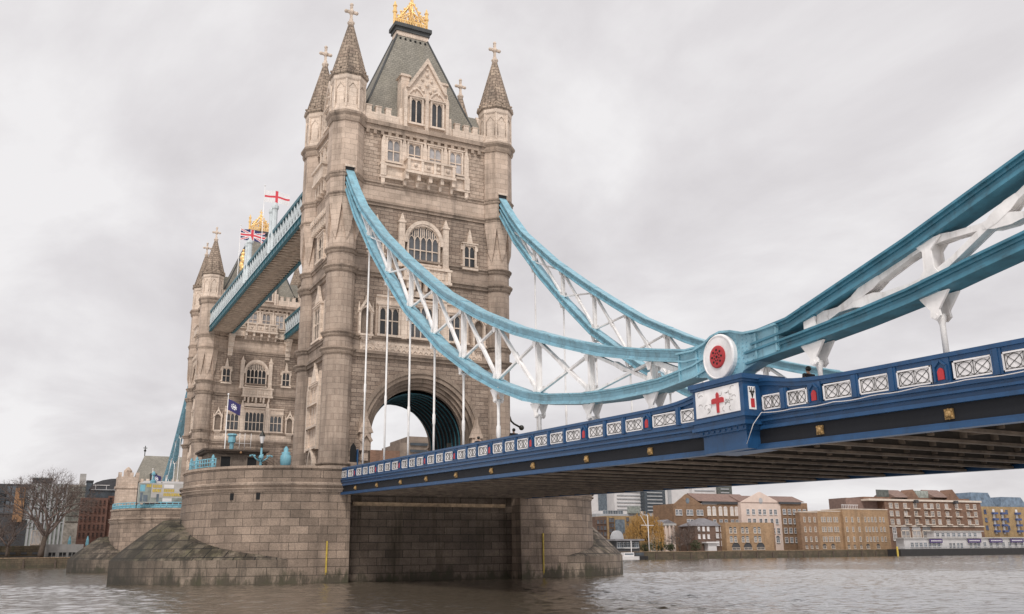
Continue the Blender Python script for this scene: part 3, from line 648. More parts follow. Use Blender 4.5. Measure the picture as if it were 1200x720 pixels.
        for q in (-1, 1):
            pts = [(q*hw*u, 0, 66.3+3.0*ht*(1-u)**1.2) for u in (1, 0.85, 0.7, 0.55, 0.4, 0.25, 0.12, 0)]
            c.tube(pts, 0.1, 5)
            for p in pts[1:-1]: c.ball((p[0]+q*0.06, 0, p[2]+0.12), 0.13, 6, 4)
            c.tube([(q*hw*0.95, 0, 66.4), (q*hw*0.5, 0, 67.3), (q*0.1, 0, 66.5)], 0.07, 4); c.tube([(q*hw*0.6, 0, 66.4), (q*hw*0.32, 0, 68.0), (0, 0, 67.5)], 0.06, 4)
        c.tube([(0, 0, 65.6), (0, 0, 69.6)], 0.11, 6)
        c.box(-0.3, 0.3, -0.05, 0.05, 68.0, 68.15)
    c.T = None
    for sx in (-1, 1):
        for sy in (0,):
            c.lathe([(0.24, 65.5), (0.2, 65.8), (0.2, 67.3), (0.3, 67.4), (0.3, 67.6), (0.2, 67.7), (0.2, 68.2), (0.3, 68.3), (0.16, 68.6), (0.05, 69.0)], sx*2.1, sy*1.5, 8)
    c.tube([(0, 0, 66), (0, 0, 70.4)], 0.13, 6, 0.07); c.ball((0, 0, 69.2), 0.26)
    c.box(-0.3, 0.3, -0.06, 0.06, 69.75, 69.92)
    c.build('gold_crest', 'gold', ro)
    return R
tower = make_tower()
far = copy_tree(tower); far.location = (0, D_TOW, ZP); far.rotation_euler = (0, 0, pi)
far['label'] = 'farther gothic stone bridge tower half hidden behind the nearer one'
ROOT_LOC[far.name] = (0, D_TOW, ZP)

# ------------------------------------------------------------------ piers
def make_pier():
    R = thing('bridge_pier', 'nearer granite bridge pier with rounded ends and sloped cutwaters', 'pier', (0, 0, -3), 'granite piers of the bridge')
    HW, CX = 10.65, 11.75
    def outline(off=0.0, n=22):
        P = []; r = HW+off
        for k in range(n+1): a = -pi/2+pi*k/n; P.append((CX+r*cos(a), r*sin(a)))
        for k in range(n+1): a = pi/2+pi*k/n; P.append((-CX+r*cos(a), r*sin(a)))
        return P
    def loop(mb, z0, z1, o0, o1):
        A, B = outline(o0), outline(o1); n = len(A); u = 0
        for i in range(n):
            j = (i+1) % n; L = hypot(A[j][0]-A[i][0], A[j][1]-A[i][1])
            # the shore and river faces are left open between the recess edges
            mb.face([mb.pt((*A[i], z0)), mb.pt((*A[j], z0)), mb.pt((*B[j], z1)), mb.pt((*B[i], z1))], [(u, z0), (u+L, z0), (u+L, z1), (u, z1)]); u += L
    # body as two halves with a recessed middle
    def half(mb, sx, z0, z1, o0, o1, cap=True):
        A = [((p[0]), p[1]) for p in outline(o0) if p[0]*sx > 0]; Bq = [((p[0]), p[1]) for p in outline(o1) if p[0]*sx > 0]
        A = [(sx*9.0, A[0][1])]+A+[(sx*9.0, A[-1][1])]; Bq = [(sx*9.0, Bq[0][1])]+Bq+[(sx*9.0, Bq[-1][1])]
        n = len(A); u = 0
        for i in range(n):
            j = (i+1) % n; L = hypot(A[j][0]-A[i][0], A[j][1]-A[i][1])
            mb.face([mb.pt((*A[i], z0)), mb.pt((*A[j], z0)), mb.pt((*Bq[j], z1)), mb.pt((*Bq[i], z1))], [(u, z0), (u+L, z0), (u+L, z1), (u, z1)]); u += L
        if cap: mb.poly([(*p, z1) for p in Bq], [(p[0], p[1]) for p in Bq])
    for sx in (-1, 1): b = MB(); half(b, sx, -3, 8.1, 0.25, 0.0); b.build('pier_body', 'pier', R)
    mid = MB(); mid.box(-9.0, 9.0, -8.7, 8.7, -3, 8.9); mid.build('recessed_wall', 'pier_dark', R)
    for sx in (-1, 1):
        ml = MB(); half(ml, sx, 8.1, 8.35, 0.06, 0.12); half(ml, sx, 8.35, 8.45, 0.28, 0.30); half(ml, sx, 8.45, 8.7, 0.10, 0.16); half(ml, sx, 8.7, 8.85, 0.32, 0.36); half(ml, sx, 8.85, 9.0, 0.12, 0.05)
        ml.build('moulding', 'course', R)
    dk = MB(); dk.prismz([(p[0], p[1]) for p in outline(-0.7)], 8.9, ZP); dk.build('pier_deck', 'road', R)
    for sx in (-1, 1):
        pr = MB(); cp = MB(); u = 0
        A, B, CA, CB = outline(0.0), outline(-0.6), outline(0.14), outline(-0.72); n = len(A)
        for i in range(n):
            j = (i+1) % n
            if A[i][0]*sx < 0 or (abs(A[i][0]) < 12 and abs(A[j][0]) < 12): continue
            L = hypot(A[j][0]-A[i][0], A[j][1]-A[i][1])
            for Q in (A, B): pr.face([pr.pt((*Q[i], 9.0)), pr.pt((*Q[j], 9.0)), pr.pt((*Q[j], 10.25)), pr.pt((*Q[i], 10.25))], [(u, 9.0), (u+L, 9.0), (u+L, 10.25), (u, 10.25)])
            u += L
            for z in (10.25, 10.47): cp.poly([(*CA[i], z), (*CA[j], z), (*CB[j], z), (*CB[i], z)])
            for Q in (CA, CB): cp.poly([(*Q[i], 10.25), (*Q[j], 10.25), (*Q[j], 10.47), (*Q[i], 10.47)])
        for sy in (-1, 1):
            pr.box(min(sx*9.5, sx*CX), max(sx*9.5, sx*CX), min(sy*10.05, sy*10.65), max(sy*10.05, sy*10.65), 9.0, 10.25)
            cp.box(min(sx*9.4, sx*CX), max(sx*9.4, sx*CX), min(sy*9.93, sy*10.79), max(sy*9.93, sy*10.79), 10.25, 10.47)
        pr.build('parapet', 'pier', R); cp.build('coping', 'course', R)
    # cutwaters
    for sx in (-1, 1):
        O, Bd, In = [], [], []; n = 16
        X0, X1, HB = 14.6, 28.5, HW+0.15
        for sg in (-1, 1):
            rng = range(n+1) if sg == -1 else range(n-1, -1, -1)
            for k in rng:
                t = k/n; x = X0+(X1-X0)*t
                yb = sqrt(HB*HB-(X0-CX)**2); y = yb*(1-t**1.75)**0.9 if t < 1 else 0.0
                a = atan2(y, x-CX); O.append((sx*x, sg*y)); bx_, by_ = CX+HW*cos(a)*0.995, HW*sin(a)*0.995; Bd.append((sx*(bx_+(x-bx_)*0.27), sg*(by_+(y-by_)*0.27))); In.append((sx*(bx_-0.3*cos(a)), sg*(by_-0.3*sin(a))))
        wl = MB(); sl_ = MB(); u = 0
        dist = [hypot(o[0]-q[0], o[1]-q[1]) for o, q in zip(O, Bd)]; dm = max(dist)
        for i in range(len(O)-1):
            L = hypot(O[i+1][0]-O[i][0], O[i+1][1]-O[i][1])
            h0 = [2.1+0.0*d for d in dist]
            wl.face([wl.pt((*O[i], -3)), wl.pt((*O[i+1], -3)), wl.pt((*O[i+1], 2.1)), wl.pt((*O[i], 2.1))], [(u, -3), (u+L, -3), (u+L, 2.1), (u, 2.1)])
            st = 6
            for k in range(st):
                f0, f1 = k/st, (k+1)/st
                def Q(i_, f, lift=0): 
                    zt = 2.1+3.7*dist[i_]/dm
                    return (O[i_][0]+(Bd[i_][0]-O[i_][0])*f, O[i_][1]+(Bd[i_][1]-O[i_][1])*f, 2.1+(zt-2.1)*f**0.9+lift)
                a_, b_, c_, d_ = Q(i, f0), Q(i+1, f0), Q(i+1, f1), Q(i, f1)
                if k == st-1: sl_.poly([c_, d_, (*In[i], d_[2]+0.25), (*In[i+1], c_[2]+0.25)])
                sl_.face([sl_.pt(a_), sl_.pt(b_), sl_.pt(c_), sl_.pt(d_)], [(u, a_[2]*1.6), (u+L, b_[2]*1.6), (u+L, c_[2]*1.6), (u, d_[2]*1.6)])
            u += L
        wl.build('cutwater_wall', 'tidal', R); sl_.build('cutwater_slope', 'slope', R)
    for sg in (-1, 1): lg = MB(); lg.box(-8.2, 8.2, min(sg*8.95, sg*8.7), max(sg*8.95, sg*8.7), 7.0, 7.35); lg.build('ledge', 'rust', R)
    for x, z0, z1 in ((-11.15, 0.9, 3.7), (11.5, 0.5, 4.4)):
        g = MB(); g.box(x-0.06, x+0.06, -10.95, -10.82, z0, z1); g.tube([(x, -10.88, z0-0.1), (x, -10.62, z0-0.1)], 0.05, 5); g.build('depth_gauge', 'yellow', R)
    so_ = MB()
    for x, z in ((-17.2, 7.75), (-19.2, 7.75)):
        a = -atan2(sqrt(HW*HW-(x+CX)**2), -(x+CX)) ; c_ = (-CX+HW*1.0*cos(pi+0)*0, 0)
        y = -sqrt(HW*HW-(x+CX)**2); so_.box(x-0.2, x+0.2, y-0.06, y+0.3, z-0.35, z+0.25)
    so_.build('drain_hole', 'dark', R)
    return R
pier = make_pier()
pf = copy_tree(pier); pf.location = (0, D_TOW, -3); pf.rotation_euler = (0, 0, pi)
pf['label'] = 'farther granite bridge pier behind the nearer one, with a blue railing on top'
for c in list(pf.children):
    if c.name.startswith('depth_gauge'): bpy.data.objects.remove(c)

# ------------------------------------------------------------------ suspension chains
NODES = [-14.3, -20.0, -25.6, -30.9, -36.3, -41.8, -47.3, -53.2, -58.9]
UT = [(-5.0, 43.9), (-6.9, 41.75), (-9.3, 38.9), (-12.0, 36.1), (-18.5, 31.0), (-24.5, 26.95), (-29.5, 23.8), (-33.3, 21.5), (-39.2, 18.6), (-44.85, 16.2), (-50.0, 14.4), (-54.5, 12.95), (-58.5, 11.95), (-61.9, 11.22), (-62.8, 11.2)]
LC = [(-5.0, 43.0), (-7.0, 40.2), (-10.5, 35.8), (-16.1, 30.2), (-20.5, 26.3), (-25.35, 22.3), (-32.65, 17.57), (-38.7, 14.5), (-42.5, 12.95), (-46.0, 11.78), (-48.5, 11.22), (-52.7, 10.62), (-56.1, 10.34), (-59.7, 10.22), (-62.4, 10.40), (-63.4, 10.6)]
UT2 = [(-66.3, 11.1), (-68.5, 11.25), (-72.2, 12.18), (-74.5, 12.76), (-77.0, 13.5), (-79.0, 14.08), (-84, 15.5), (-93, 18.3)]
LC2 = [(-65.9, 10.32), (-69.0, 10.5), (-72.0, 10.72), (-74.3, 10.95), (-76.7, 11.33), (-78.8, 11.63), (-84, 12.9), (-93, 15.5)]
def interp(P, y):
    for (a, za), (b, zb) in zip(P, P[1:]):
        if (a-y)*(b-y) <= 0: return za+(zb-za)*(y-a)/(b-a)
    return P[0][1] if abs(y-P[0][0]) < abs(y-P[-1][0]) else P[-1][1]
def chord(mb, pts, X, dep=0.62, web=0.28, fl=0.45, ft=0.08, joints=()):
    n = len(pts); nor = []
    for i in range(n):
        a, b = pts[max(i-1, 0)], pts[min(i+1, n-1)]; dy, dz = b[0]-a[0], b[1]-a[1]; L = hypot(dy, dz); nor.append((-dz/L, dy/L) if dy < 0 and False else ((dz/L, -dy/L) if dy < 0 else (-dz/L, dy/L)))
    def strip(hw, t0, t1):
        R = []
        for (y, z), (ny, nz) in zip(pts, nor):
            R.append([mb.pt((X+sx*hw, y+ny*t, z+nz*t)) for sx, t in ((-1, t0), (1, t0), (1, t1), (-1, t1))])
        for a, b in zip(R, R[1:]):
            for k in range(4): mb.face((a[k], a[(k+1) % 4], b[(k+1) % 4], b[k]))
        mb.face(R[0][::-1]); mb.face(R[-1])
    h = dep/2
    strip(web, -h+ft, h-ft); strip(fl, h-ft, h); strip(fl, -h, -h+ft); strip(web+0.07, h-ft-0.11, h-ft-0.002); strip(web+0.07, -h+ft+0.002, -h+ft+0.11)
    for y in joints:
        z = interp(pts, y); i = min(range(n), key=lambda k: abs(pts[k][0]-y)); ny, nz = nor[i]; ty, tz = nz, -ny
        c = Vector((X, y, z)); 
        for t in (h+0.004, -h-0.004):
            q = c+Vector((0, ny*t, nz*t)); mb.bar(q-Vector((0, ty, tz))*0.28, q+Vector((0, ty, tz))*0.28, 2*fl-0.08, 0.035)
def parz(y): return 10.29+0.0268*(y+12.9)          # parapet top along the sloping span
def fork(mb, X, y, ztop, down, w=0.62):
    for sx in (-0.26, 0.26):
        mb.T = None
        pts = [(y-w, ztop), (y+w, ztop), (y+0.16, ztop-down*0.62), (y+0.2, ztop-down*0.85), (y, ztop-down), (y-0.2, ztop-down*0.85), (y-0.16, ztop-down*0.62)]
        a = [mb.pt((X+sx-0.05, p[0], p[1])) for p in pts]; b = [mb.pt((X+sx+0.05, p[0], p[1])) for p in pts]; n = len(pts)
        mb.face(a); mb.face(b[::-1])
        for i in range(n): mb.face((a[i], a[(i+1) % n], b[(i+1) % n], b[i]))
    mb.tube([(X-0.34, y, ztop-down*0.84), (X+0.34, y, ztop-down*0.84)], 0.1, 8)
def hanger(R, X, y, zl, big):
    f = MB(); dn = 0.95 if big else 0.6
    fork(f, X, y, zl, dn, 0.62 if big else 0.34)
    zb = parz(y)-1.3; zt = zl-dn*0.75; r = 0.10 if big else 0.08
    prof = [(r, zb), (r, zb+(zt-zb)*0.36), (r*1.45, zb+(zt-zb)*0.36+0.15), (r*1.45, zb+(zt-zb)*0.36+0.75), (r, zb+(zt-zb)*0.36+0.9), (r, zt-0.4), (r*1.5, zt-0.25), (r*1.5, zt)]
    if zt-zb < 3.2: prof = [(r, zb), (r, zt-0.35), (r*1.5, zt-0.2), (r*1.5, zt)]
    f.lathe(prof, X, y, 8, smooth=True)
    f.build('hanger_rod', 'white', R)
def make_chain(X, label, out):
    R = thing('suspension_truss', label, 'suspension chain', (X, -64.5, 9.3), 'long sky blue suspension trusses')
    UC = UT
    f = MB(); chord(f, UC, X, joints=NODES); f.build('upper_chord', 'sky', R)
    f = MB(); chord(f, LC, X, joints=NODES); f.build('lower_chord', 'sky', R)
    U = lambda y: interp(UC, y); L = lambda y: interp(LC, y)
    # cross frames where the chords draw together by the tower
    f = MB()
    for y in (-9.8, -11.5): f.box(X-0.3, X+0.3, y-0.06, y+0.06, L(y)+0.3, U(y)-0.2)
    for y in NODES:
        if U(y)-L(y) < 0.9: continue
        p = MB(); w = 0.1
        for sx in (-0.15, 0.15): p.box(X+sx-0.03, X+sx+0.03, y-w, y+w, L(y)+0.3, U(y)-0.3)
        p.box(X-0.115, X+0.115, y-0.04, y+0.04, L(y)+0.3, U(y)-0.3)
        for z, s in ((U(y)-0.35, -1), (L(y)+0.35, 1)):
            for sx in (-0.25, 0.25):
                a = [(y-0.27, z), (y+0.27, z), (y+0.11, z+s*0.4), (y-0.11, z+s*0.4)]
                i = [p.pt((X+sx*1.24, q[0], q[1])) for q in a]; p.face(i)
        p.build('post', 'white', R)
    YN = [-9.6]+NODES
    for a, b in zip(YN, YN[1:]):
        if b == NODES[-1] and False: continue
        m = MB(); m.bar((X, a, U(a)-0.3), (X, b, L(b)+0.3), 0.24, 0.17); 
        c1 = Vector((X, (a+b)/2, (U(a)+L(b))/2)); d1 = (Vector((X, b, L(b)))-Vector((X, a, U(a)))).normalized()
        m.bar(c1-d1*0.5, c1+d1*0.5, 0.28, 0.25)
        m.build('brace', 'white', R)
        if b < -12:
            m = MB(); m.bar((X, a, L(a)+0.3), (X, b, U(b)-0.3), 0.18, 0.13); m.build('brace', 'white', R)
    # last panel running into the knuckle
    m = MB(); m.bar((X, -58.9, U(-58.9)-0.3), (X, -61.2, L(-61.2)+0.3), 0.3, 0.26); m.build('brace', 'white', R)
    for i, y in enumerate(NODES): hanger(R, X, y, L(y)-0.3, i > 4)
    # knuckle plate, pin cover
    k = MB(); o = out
    top = [(-61.3, 11.36), (-62.6, 11.28), (-63.4, 11.44), (-63.9, 11.66), (-64.5, 11.74), (-65.2, 11.63), (-65.9, 11.38), (-66.9, 11.3), (-67.9, 11.34)]
    bot = [(-67.9, 10.3), (-66.8, 10.12), (-65.7, 9.85), (-65.2, 9.45), (-63.8, 9.45), (-63.3, 9.95), (-62.4, 10.1), (-61.3, 10.1)]
    outl = top+bot
    for x0, x1 in ((X-0.36, X+0.36),):
        a = [k.pt((x0, p[0], p[1])) for p in outl]; b = [k.pt((x1, p[0], p[1])) for p in outl]; n = len(outl)
        k.face(a[::-1]); k.face(b)
        for i in range(n): k.face((a[i], a[(i+1) % n], b[(i+1) % n], b[i]))
    for (y0, z0), (y1, z1) in list(zip(top, top[1:])): k.bar((X, y0, z0+0.045), (X, y1, z1+0.045), 1.06, 0.09)
    for y in (-61.4, -62.7, -66.6, -67.8): k.box(X-0.42, X+0.42, y-0.05, y+0.05, interp(bot[::-1], y)+0.02, interp(top, y)-0.02)
    ko = k.build('pin_knuckle', 'sky', R)
    for s in (-1, 1):
        rv = MB()
        for i in range(46):
            for yy in (-62.85, -66.45, -66.75):
                pass
        d = MB(); xa = X+s*0.36
        T = (lambda xx, sg: (lambda a, b, z: (xx+sg*z, a, b)))(xa, s)
        d.T = lambda a, b, z, xx=xa, sg=s: (xx+sg*z, -64.4+a, 10.67+b)
        d.lathe([(1.0, 0.0), (1.02, 0.2), (0.98, 0.26), (0.93, 0.27), (0.91, 0.24)], 0, 0, 40)
        do = d.build('pin_cover', 'panelwhite', ko)
        e = MB(d.T); e.lathe([(0.5, 0.2), (0.5, 0.285), (0.44, 0.31)], 0, 0, 32); eo = e.build('red_boss', 'red', do)
        g = MB(d.T)
        for i in range(8):
            a = i*pi/4; g.lathe([(0.055, 0.26), (0.055, 0.325)], 0.30*cos(a), 0.30*sin(a), 6); g.lathe([(0.035, 0.26), (0.035, 0.325)], 0.17*cos(a+0.4), 0.17*sin(a+0.4), 5)
        g.lathe([(0.06, 0.26), (0.06, 0.33)], 0, 0, 6); g.build('boss_pattern', 'dark', eo)
        rv = MB(d.T)
        for rr in (1.12,):
            for i in range(30):
                a = i*2*pi/30; rv.lathe([(0.03, 0.0), (0.03, 0.03)], rr*cos(a), rr*sin(a)*0.95, 5) if abs(sin(a)) < 0.85 else None
        for yy in (-1.35, -1.6, -1.95, -2.3, 1.45, 1.75):
            for i in range(8): rv.lathe([(0.03, 0.0), (0.03, 0.03)], yy, -0.45+i*0.16, 5)
        rv.build('rivets', 'sky', ko)
    return R
def make_short(X, label):
    R = thing('short_suspension_truss', label, 'suspension chain', (X, -70, 9.3), 'short suspension trusses by the bank')
    UC = UT2
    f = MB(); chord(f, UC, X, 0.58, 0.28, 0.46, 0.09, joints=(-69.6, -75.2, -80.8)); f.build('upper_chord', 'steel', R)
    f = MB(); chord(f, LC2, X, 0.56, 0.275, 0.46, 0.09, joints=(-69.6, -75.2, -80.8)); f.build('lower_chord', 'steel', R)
    U = lambda y: interp(UC, y)-0.27; L = lambda y: interp(LC2, y)+0.26
    nd = [-69.6, -75.2, -80.8, -86.4]
    for y in nd:
        p = MB(); w = 0.2
        for sx in (-0.30, 0.30):
            a = [(y-0.5, L(y)-0.05), (y+0.5, L(y)-0.02), (y+0.2, L(y)+0.35), (y+0.17, U(y)-0.35), (y+0.55, U(y)+0.03), (y-0.6, U(y)+0.05), (y-0.17, U(y)-0.35), (y-0.2, L(y)+0.35)]
            if U(y)-L(y) < 1.0: a = [(y-0.3, L(y)-0.05), (y+0.3, L(y)-0.02), (y+0.3, U(y)+0.03), (y-0.3, U(y)+0.05)]
            i = [p.pt((X+sx-0.04, q[0], q[1])) for q in a]; j = [p.pt((X+sx+0.04, q[0], q[1])) for q in a]; n = len(a)
            p.face(i); p.face(j[::-1])
            for k in range(n): p.face((i[k], i[(k+1) % n], j[(k+1) % n], j[k]))
        p.box(X-0.258, X+0.258, y-0.1, y+0.1, L(y)-0.05, U(y)+0.05)
        p.build('post', 'white', R)
    for a, b in zip(nd, nd[1:]):
        for kk, ((ya, za), (yb, zb)) in enumerate((((a, U(a)), (b, L(b))), ((a, L(a)), (b, U(b))))):
            e_ = 0.012*kk
            m = MB(); A = Vector((X, ya, za)); B = Vector((X, yb, zb)); c = (A+B)/2; t = (B-A).normalized()
            m.bar(A+t*0.1, B-t*0.1, 0.24+2*e_, 0.16+e_)
            for sx in (-0.17-e_, 0.17+e_): m.bar(A+t*0.05+Vector((sx, 0, 0)), B-t*0.05+Vector((sx, 0, 0)), 0.06, 0.22)
            u = t.cross(Vector((1, 0, 0)))
            for q, s in ((c, 0), (A, 1), (B, -1)):
                for sx in (-0.225-e_, 0.225+e_):
                    if s == 0: w0, w1, l = 0.20, 0.11, 0.7; seg = ((-l, w1), (-0.3, w0), (0.3, w0), (l, w1))
                    else: seg = ((0.0, 0.24), (s*0.45, 0.15), (s*0.9, 0.11))
                    top_ = [m.pt(q+t*d_+u*w_+Vector((sx, 0, 0))) for d_, w_ in seg]; bot_ = [m.pt(q+t*d_-u*w_+Vector((sx, 0, 0))) for d_, w_ in seg]
                    for k in range(len(seg)-1): m.face((top_[k], top_[k+1], bot_[k+1], bot_[k]))
            m.build('cast_brace', 'white', R)
    for y in nd[:3]: hanger(R, X, y, interp(LC2, y)-0.27, True)
    return R
cw = make_chain(-TX, 'nearer long sky blue suspension truss from tower down to the red and white disc', -1)
ce = make_chain(TX, 'far side long blue suspension truss seen against the sky behind the nearer one', 1)
sw = make_short(-TX, 'short steep blue suspension truss with white cast bracing rising to the right edge')
se = make_short(TX, 'far side short blue truss peeking above the parapet right of the disc')
for src, lab in ((cw, None), (ce, 'blue suspension truss dropping from the farther tower to the far bank'), (se, None)):
    if lab is None: continue
    c = copy_tree(src); c.rotation_euler = (0, 0, pi); c.location = (-TX, D_TOW+64.5, 9.3); c['label'] = lab
    c['group'] = 'long sky blue suspension trusses'
    ROOT_LOC[c.name] = tuple(c.location)

# ------------------------------------------------------------------ side span deck
Y0, Y1 = -10.4, -100.0
PXO = 9.9
def make_deck():
    R = thing('side_span_deck', 'blue and black bridge span carrying the road from the tower to the right', 'bridge deck', (0, -55, 6))
    Z = lambda y, h: parz(y)+h
    def rise(y): d = min(abs(y+63.65), abs(y+67.25)) if not (-67.25 < y < -63.65) else 0; return 0.42*math.exp(-(d/1.6)**1.3) if d < 6 else 0.0
    def run(name, mat, x0, x1, h0, h1, sweep=False, side=-1, y0=Y0, y1=Y1, par=None):
        m = MB(); n = 60 if sweep else 2
        ys = [y0+(y1-y0)*i/n for i in range(n+1)]
        if sweep: ys = sorted(set([y0, y1]+[-50-0.5*i for i in range(60)]), reverse=True)
        R_ = []
        for y in ys:
            r = rise(y) if sweep else 0
            R_.append([m.pt((side*x, y, Z(y, h)+r)) for x, h in ((x0, h0), (x1, h0), (x1, h1), (x0, h1))])
        for a, b in zip(R_, R_[1:]):
            for k in range(4): m.face((a[k], a[(k+1) % 4], b[(k+1) % 4], b[k]))
        m.face(R_[0]); m.face(R_[-1][::-1])
        return m.build(name, mat, par or R)
    for sd in (-1, 1):
        s = -sd*-1
        # parapet: back wall, base, rail, coping
        run('parapet', 'navy', PXO-0.22, PXO-0.08, -1.05, -0.1, True, sd)
        run('coping', 'navy', PXO-0.30, PXO+0.08, -0.14, 0.0, True, sd)
        run('parapet_rail', 'navy', PXO-0.1, PXO+0.02, -0.30, -0.142, True, sd)
        run('parapet_base', 'navy', PXO-0.1, PXO+0.02, -1.05, -0.93, False, sd)
        run('cornice_moulding', 'navy', PXO-0.25, PXO+0.16, -1.15, -1.052, False, sd)
        run('cornice_moulding', 'navy', PXO-0.25, PXO+0.05, -1.27, -1.152, False, sd)
        run('cornice_moulding', 'navy', PXO-0.25, PXO+0.11, -1.36, -1.272, False, sd)
        run('fascia', 'navy', PXO-0.25, PXO-0.02, -1.52, -1.362, False, sd)
        run('fascia', 'navy', PXO-0.25, PXO+0.06, -1.66, -1.522, False, sd)
        run('web_plate', 'black', PXO-0.3, PXO-0.1, -2.24, -1.662, False, sd)
        run('bottom_flange', 'navy', PXO-0.3, PXO+0.03, -2.32, -2.242, False, sd)
        run('bottom_flange', 'navy', PXO-0.3, PXO+0.1, -2.47, -2.322, False, sd)
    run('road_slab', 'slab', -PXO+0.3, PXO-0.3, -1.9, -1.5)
    run('carriageway', 'road', -6.2, 6.2, -1.498, -1.30)
    for sd in (-1, 1): run('footway', 'concrete', 6.21, PXO-0.31, -1.498, -1.16, False, sd)
    w = MB(); pts = []
    for i in range(60): y = -67.2-i*0.42; pts.append((-PXO-0.2, y, Z(y, -1.02)-0.05*abs(sin(i*0.7))-0.03*sin(i*0.23)))
    pts = [(-PXO-0.95, -67.05, Z(-67, -2.3)), (-PXO-0.6, -67.12, Z(-67, -1.5))]+pts
    w.tube(pts, 0.018, 4); w.build('loose_cable', 'offwhite', R)
    # soffit steelwork
    y = -12.0; protos = []
    while y > -99:
        m = MB(); z = Z(y, 0)
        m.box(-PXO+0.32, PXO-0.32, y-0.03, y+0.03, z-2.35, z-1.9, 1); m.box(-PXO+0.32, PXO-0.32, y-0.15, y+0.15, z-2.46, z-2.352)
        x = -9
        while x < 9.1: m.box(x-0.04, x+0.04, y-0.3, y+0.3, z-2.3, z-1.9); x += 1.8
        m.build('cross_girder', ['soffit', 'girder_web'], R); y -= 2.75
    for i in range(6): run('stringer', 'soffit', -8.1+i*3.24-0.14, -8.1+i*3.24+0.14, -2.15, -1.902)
    # bays
    bay = [-14.3+5.6]+NODES+[-64.5, -69.65, -75.2, -80.8, -86.4, -92.0]
    for a, b in zip(bay, bay[1:]):
        if b > Y0-2: continue
        pan0 = a-0.62 if a != -64.5 else -67.0; pan1 = b if b != -64.5 else -63.7
        y0 = a
        # shield post at node a
        if a < Y0 and a != -64.5:
            p = MB(); z = Z(a-0.27, 0)
            p.box(-PXO-0.05, -PXO+0.1, a-0.62, a+0.02, z-1.0, z-0.16); p.extr([], 0, 0) if False else None
            po = p.build('pier_post', 'navy', R)
            q = MB(); yc = a-0.3
            for k in range(1):
                pts = [(yc-0.12, z-0.86), (yc+0.12, z-0.86), (yc+0.12, z-0.58), (yc+0.07, z-0.50), (yc, z-0.46), (yc-0.07, z-0.50), (yc-0.12, z-0.58)]
                i1 = [q.pt((-PXO-0.09, *t)) for t in pts]; i2 = [q.pt((-PXO-0.045, *t)) for t in pts]; q.face(i1); q.face(i2)
                for j in range(7): q.face((i1[j], i1[(j+1) % 7], i2[(j+1) % 7], i2[j]))
            q.build('red_shield', 'red', po)
            hd = MB()
            for (ya, za), (yb, zb) in (((yc-0.22, z-0.9), (yc-0.22, z-0.42)), ((yc-0.22, z-0.42), (yc, z-0.22)), ((yc, z-0.22), (yc+0.22, z-0.42)), ((yc+0.22, z-0.42), (yc+0.22, z-0.9))):
                hd.bar((-PXO-0.07, ya, za), (-PXO-0.07, yb, zb), 0.08, 0.06)
            hd.build('arch_mould', 'navy', po)
            g = MB(); gy = a-0.3; gz = Z(gy, -1.97)
            g.lathe([], 0, 0) if False else None
            g.box(-PXO+0.04, -PXO+0.13, gy-0.16, gy+0.16, gz-0.17, gz+0.17)
            g.ball((-PXO+0.05, gy, gz), 0.13, 8, 6); g.ball((-PXO-0.05, gy, gz-0.05), 0.06, 6, 4)
            for u_, w_ in ((-0.11, 0.11), (0.11, 0.11), (-0.11, -0.1), (0.11, -0.1), (0, 0.14), (0, -0.14)): g.ball((-PXO+0.05, gy+u_, gz+w_), 0.055, 6, 4)
            g.build('lion_mask', 'oldgold', R)
        n = 3; L = (pan0-pan1)/n
        if a == -64.5 or b == -64.5: n = 2; L = (pan0-pan1)/n
        if pan0 > Y0: pan0 = Y0-0.1; n = 2; L = (pan0-pan1)/n
        if L < 0.8: n = 2; L = (pan0-pan1)/n
        for k in range(n):
            pa, pb = pan0-L*k, pan0-L*(k+1); ps = 0.2
            if pb < -90: continue
            ya, yb = pa-ps/2, pb+ps/2
            if k > 0:
                d = MB(); d.box(-PXO-0.06, -PXO+0.1, pa-0.17, pa+0.17, Z(pa, -0.98), Z(pa, -0.16)); d.box(-PXO-0.09, -PXO-0.06, pa-0.08, pa+0.08, Z(pa, -0.98), Z(pa, -0.16)); d.build('baluster_post', 'navy', R)
            ya -= 0.05 if k > 0 else 0.0; yb += 0.05 if k < n-1 else 0.0
            Pn = MB(); x0 = -PXO+0.03
            zz = lambda y, h: Z(y, h)
            def q4(mb, x, y_a, y_b, h0, h1): mb.poly([(x, y_a, Z(y_a, h0)), (x, y_b, Z(y_b, h0)), (x, y_b, Z(y_b, h1)), (x, y_a, Z(y_a, h1))])
            q4(Pn, x0, ya, yb, -0.92, -0.31)
            for h0, h1 in ((-0.92, -0.87), (-0.36, -0.31)): Pn.bar((x0-0.03, ya, Z(ya, (h0+h1)/2)), (x0-0.03, yb, Z(yb, (h0+h1)/2)), 0.06, 0.05)
            for yy in (ya-0.03, yb+0.03): Pn.bar((x0-0.03, yy, Z(yy, -0.92)), (x0-0.03, yy, Z(yy, -0.31)), 0.06, 0.06, Vector((1, 0, 0)))
            po = Pn.build('lattice_panel', 'panelwhite', R)
            t = MB(); W2 = ya-yb; xx = x0-0.012; hc, hr = -0.615, 0.235
            def tb(pts, r=0.02):
                for u, v in zip(pts, pts[1:]): t.bar((xx, u[0], Z(u[0], u[1])), (xx, v[0], Z(v[0], v[1])), 0.014, 1.5*r)
            a_, b_ = ya-0.08, yb+0.08; w = (a_-b_)/2
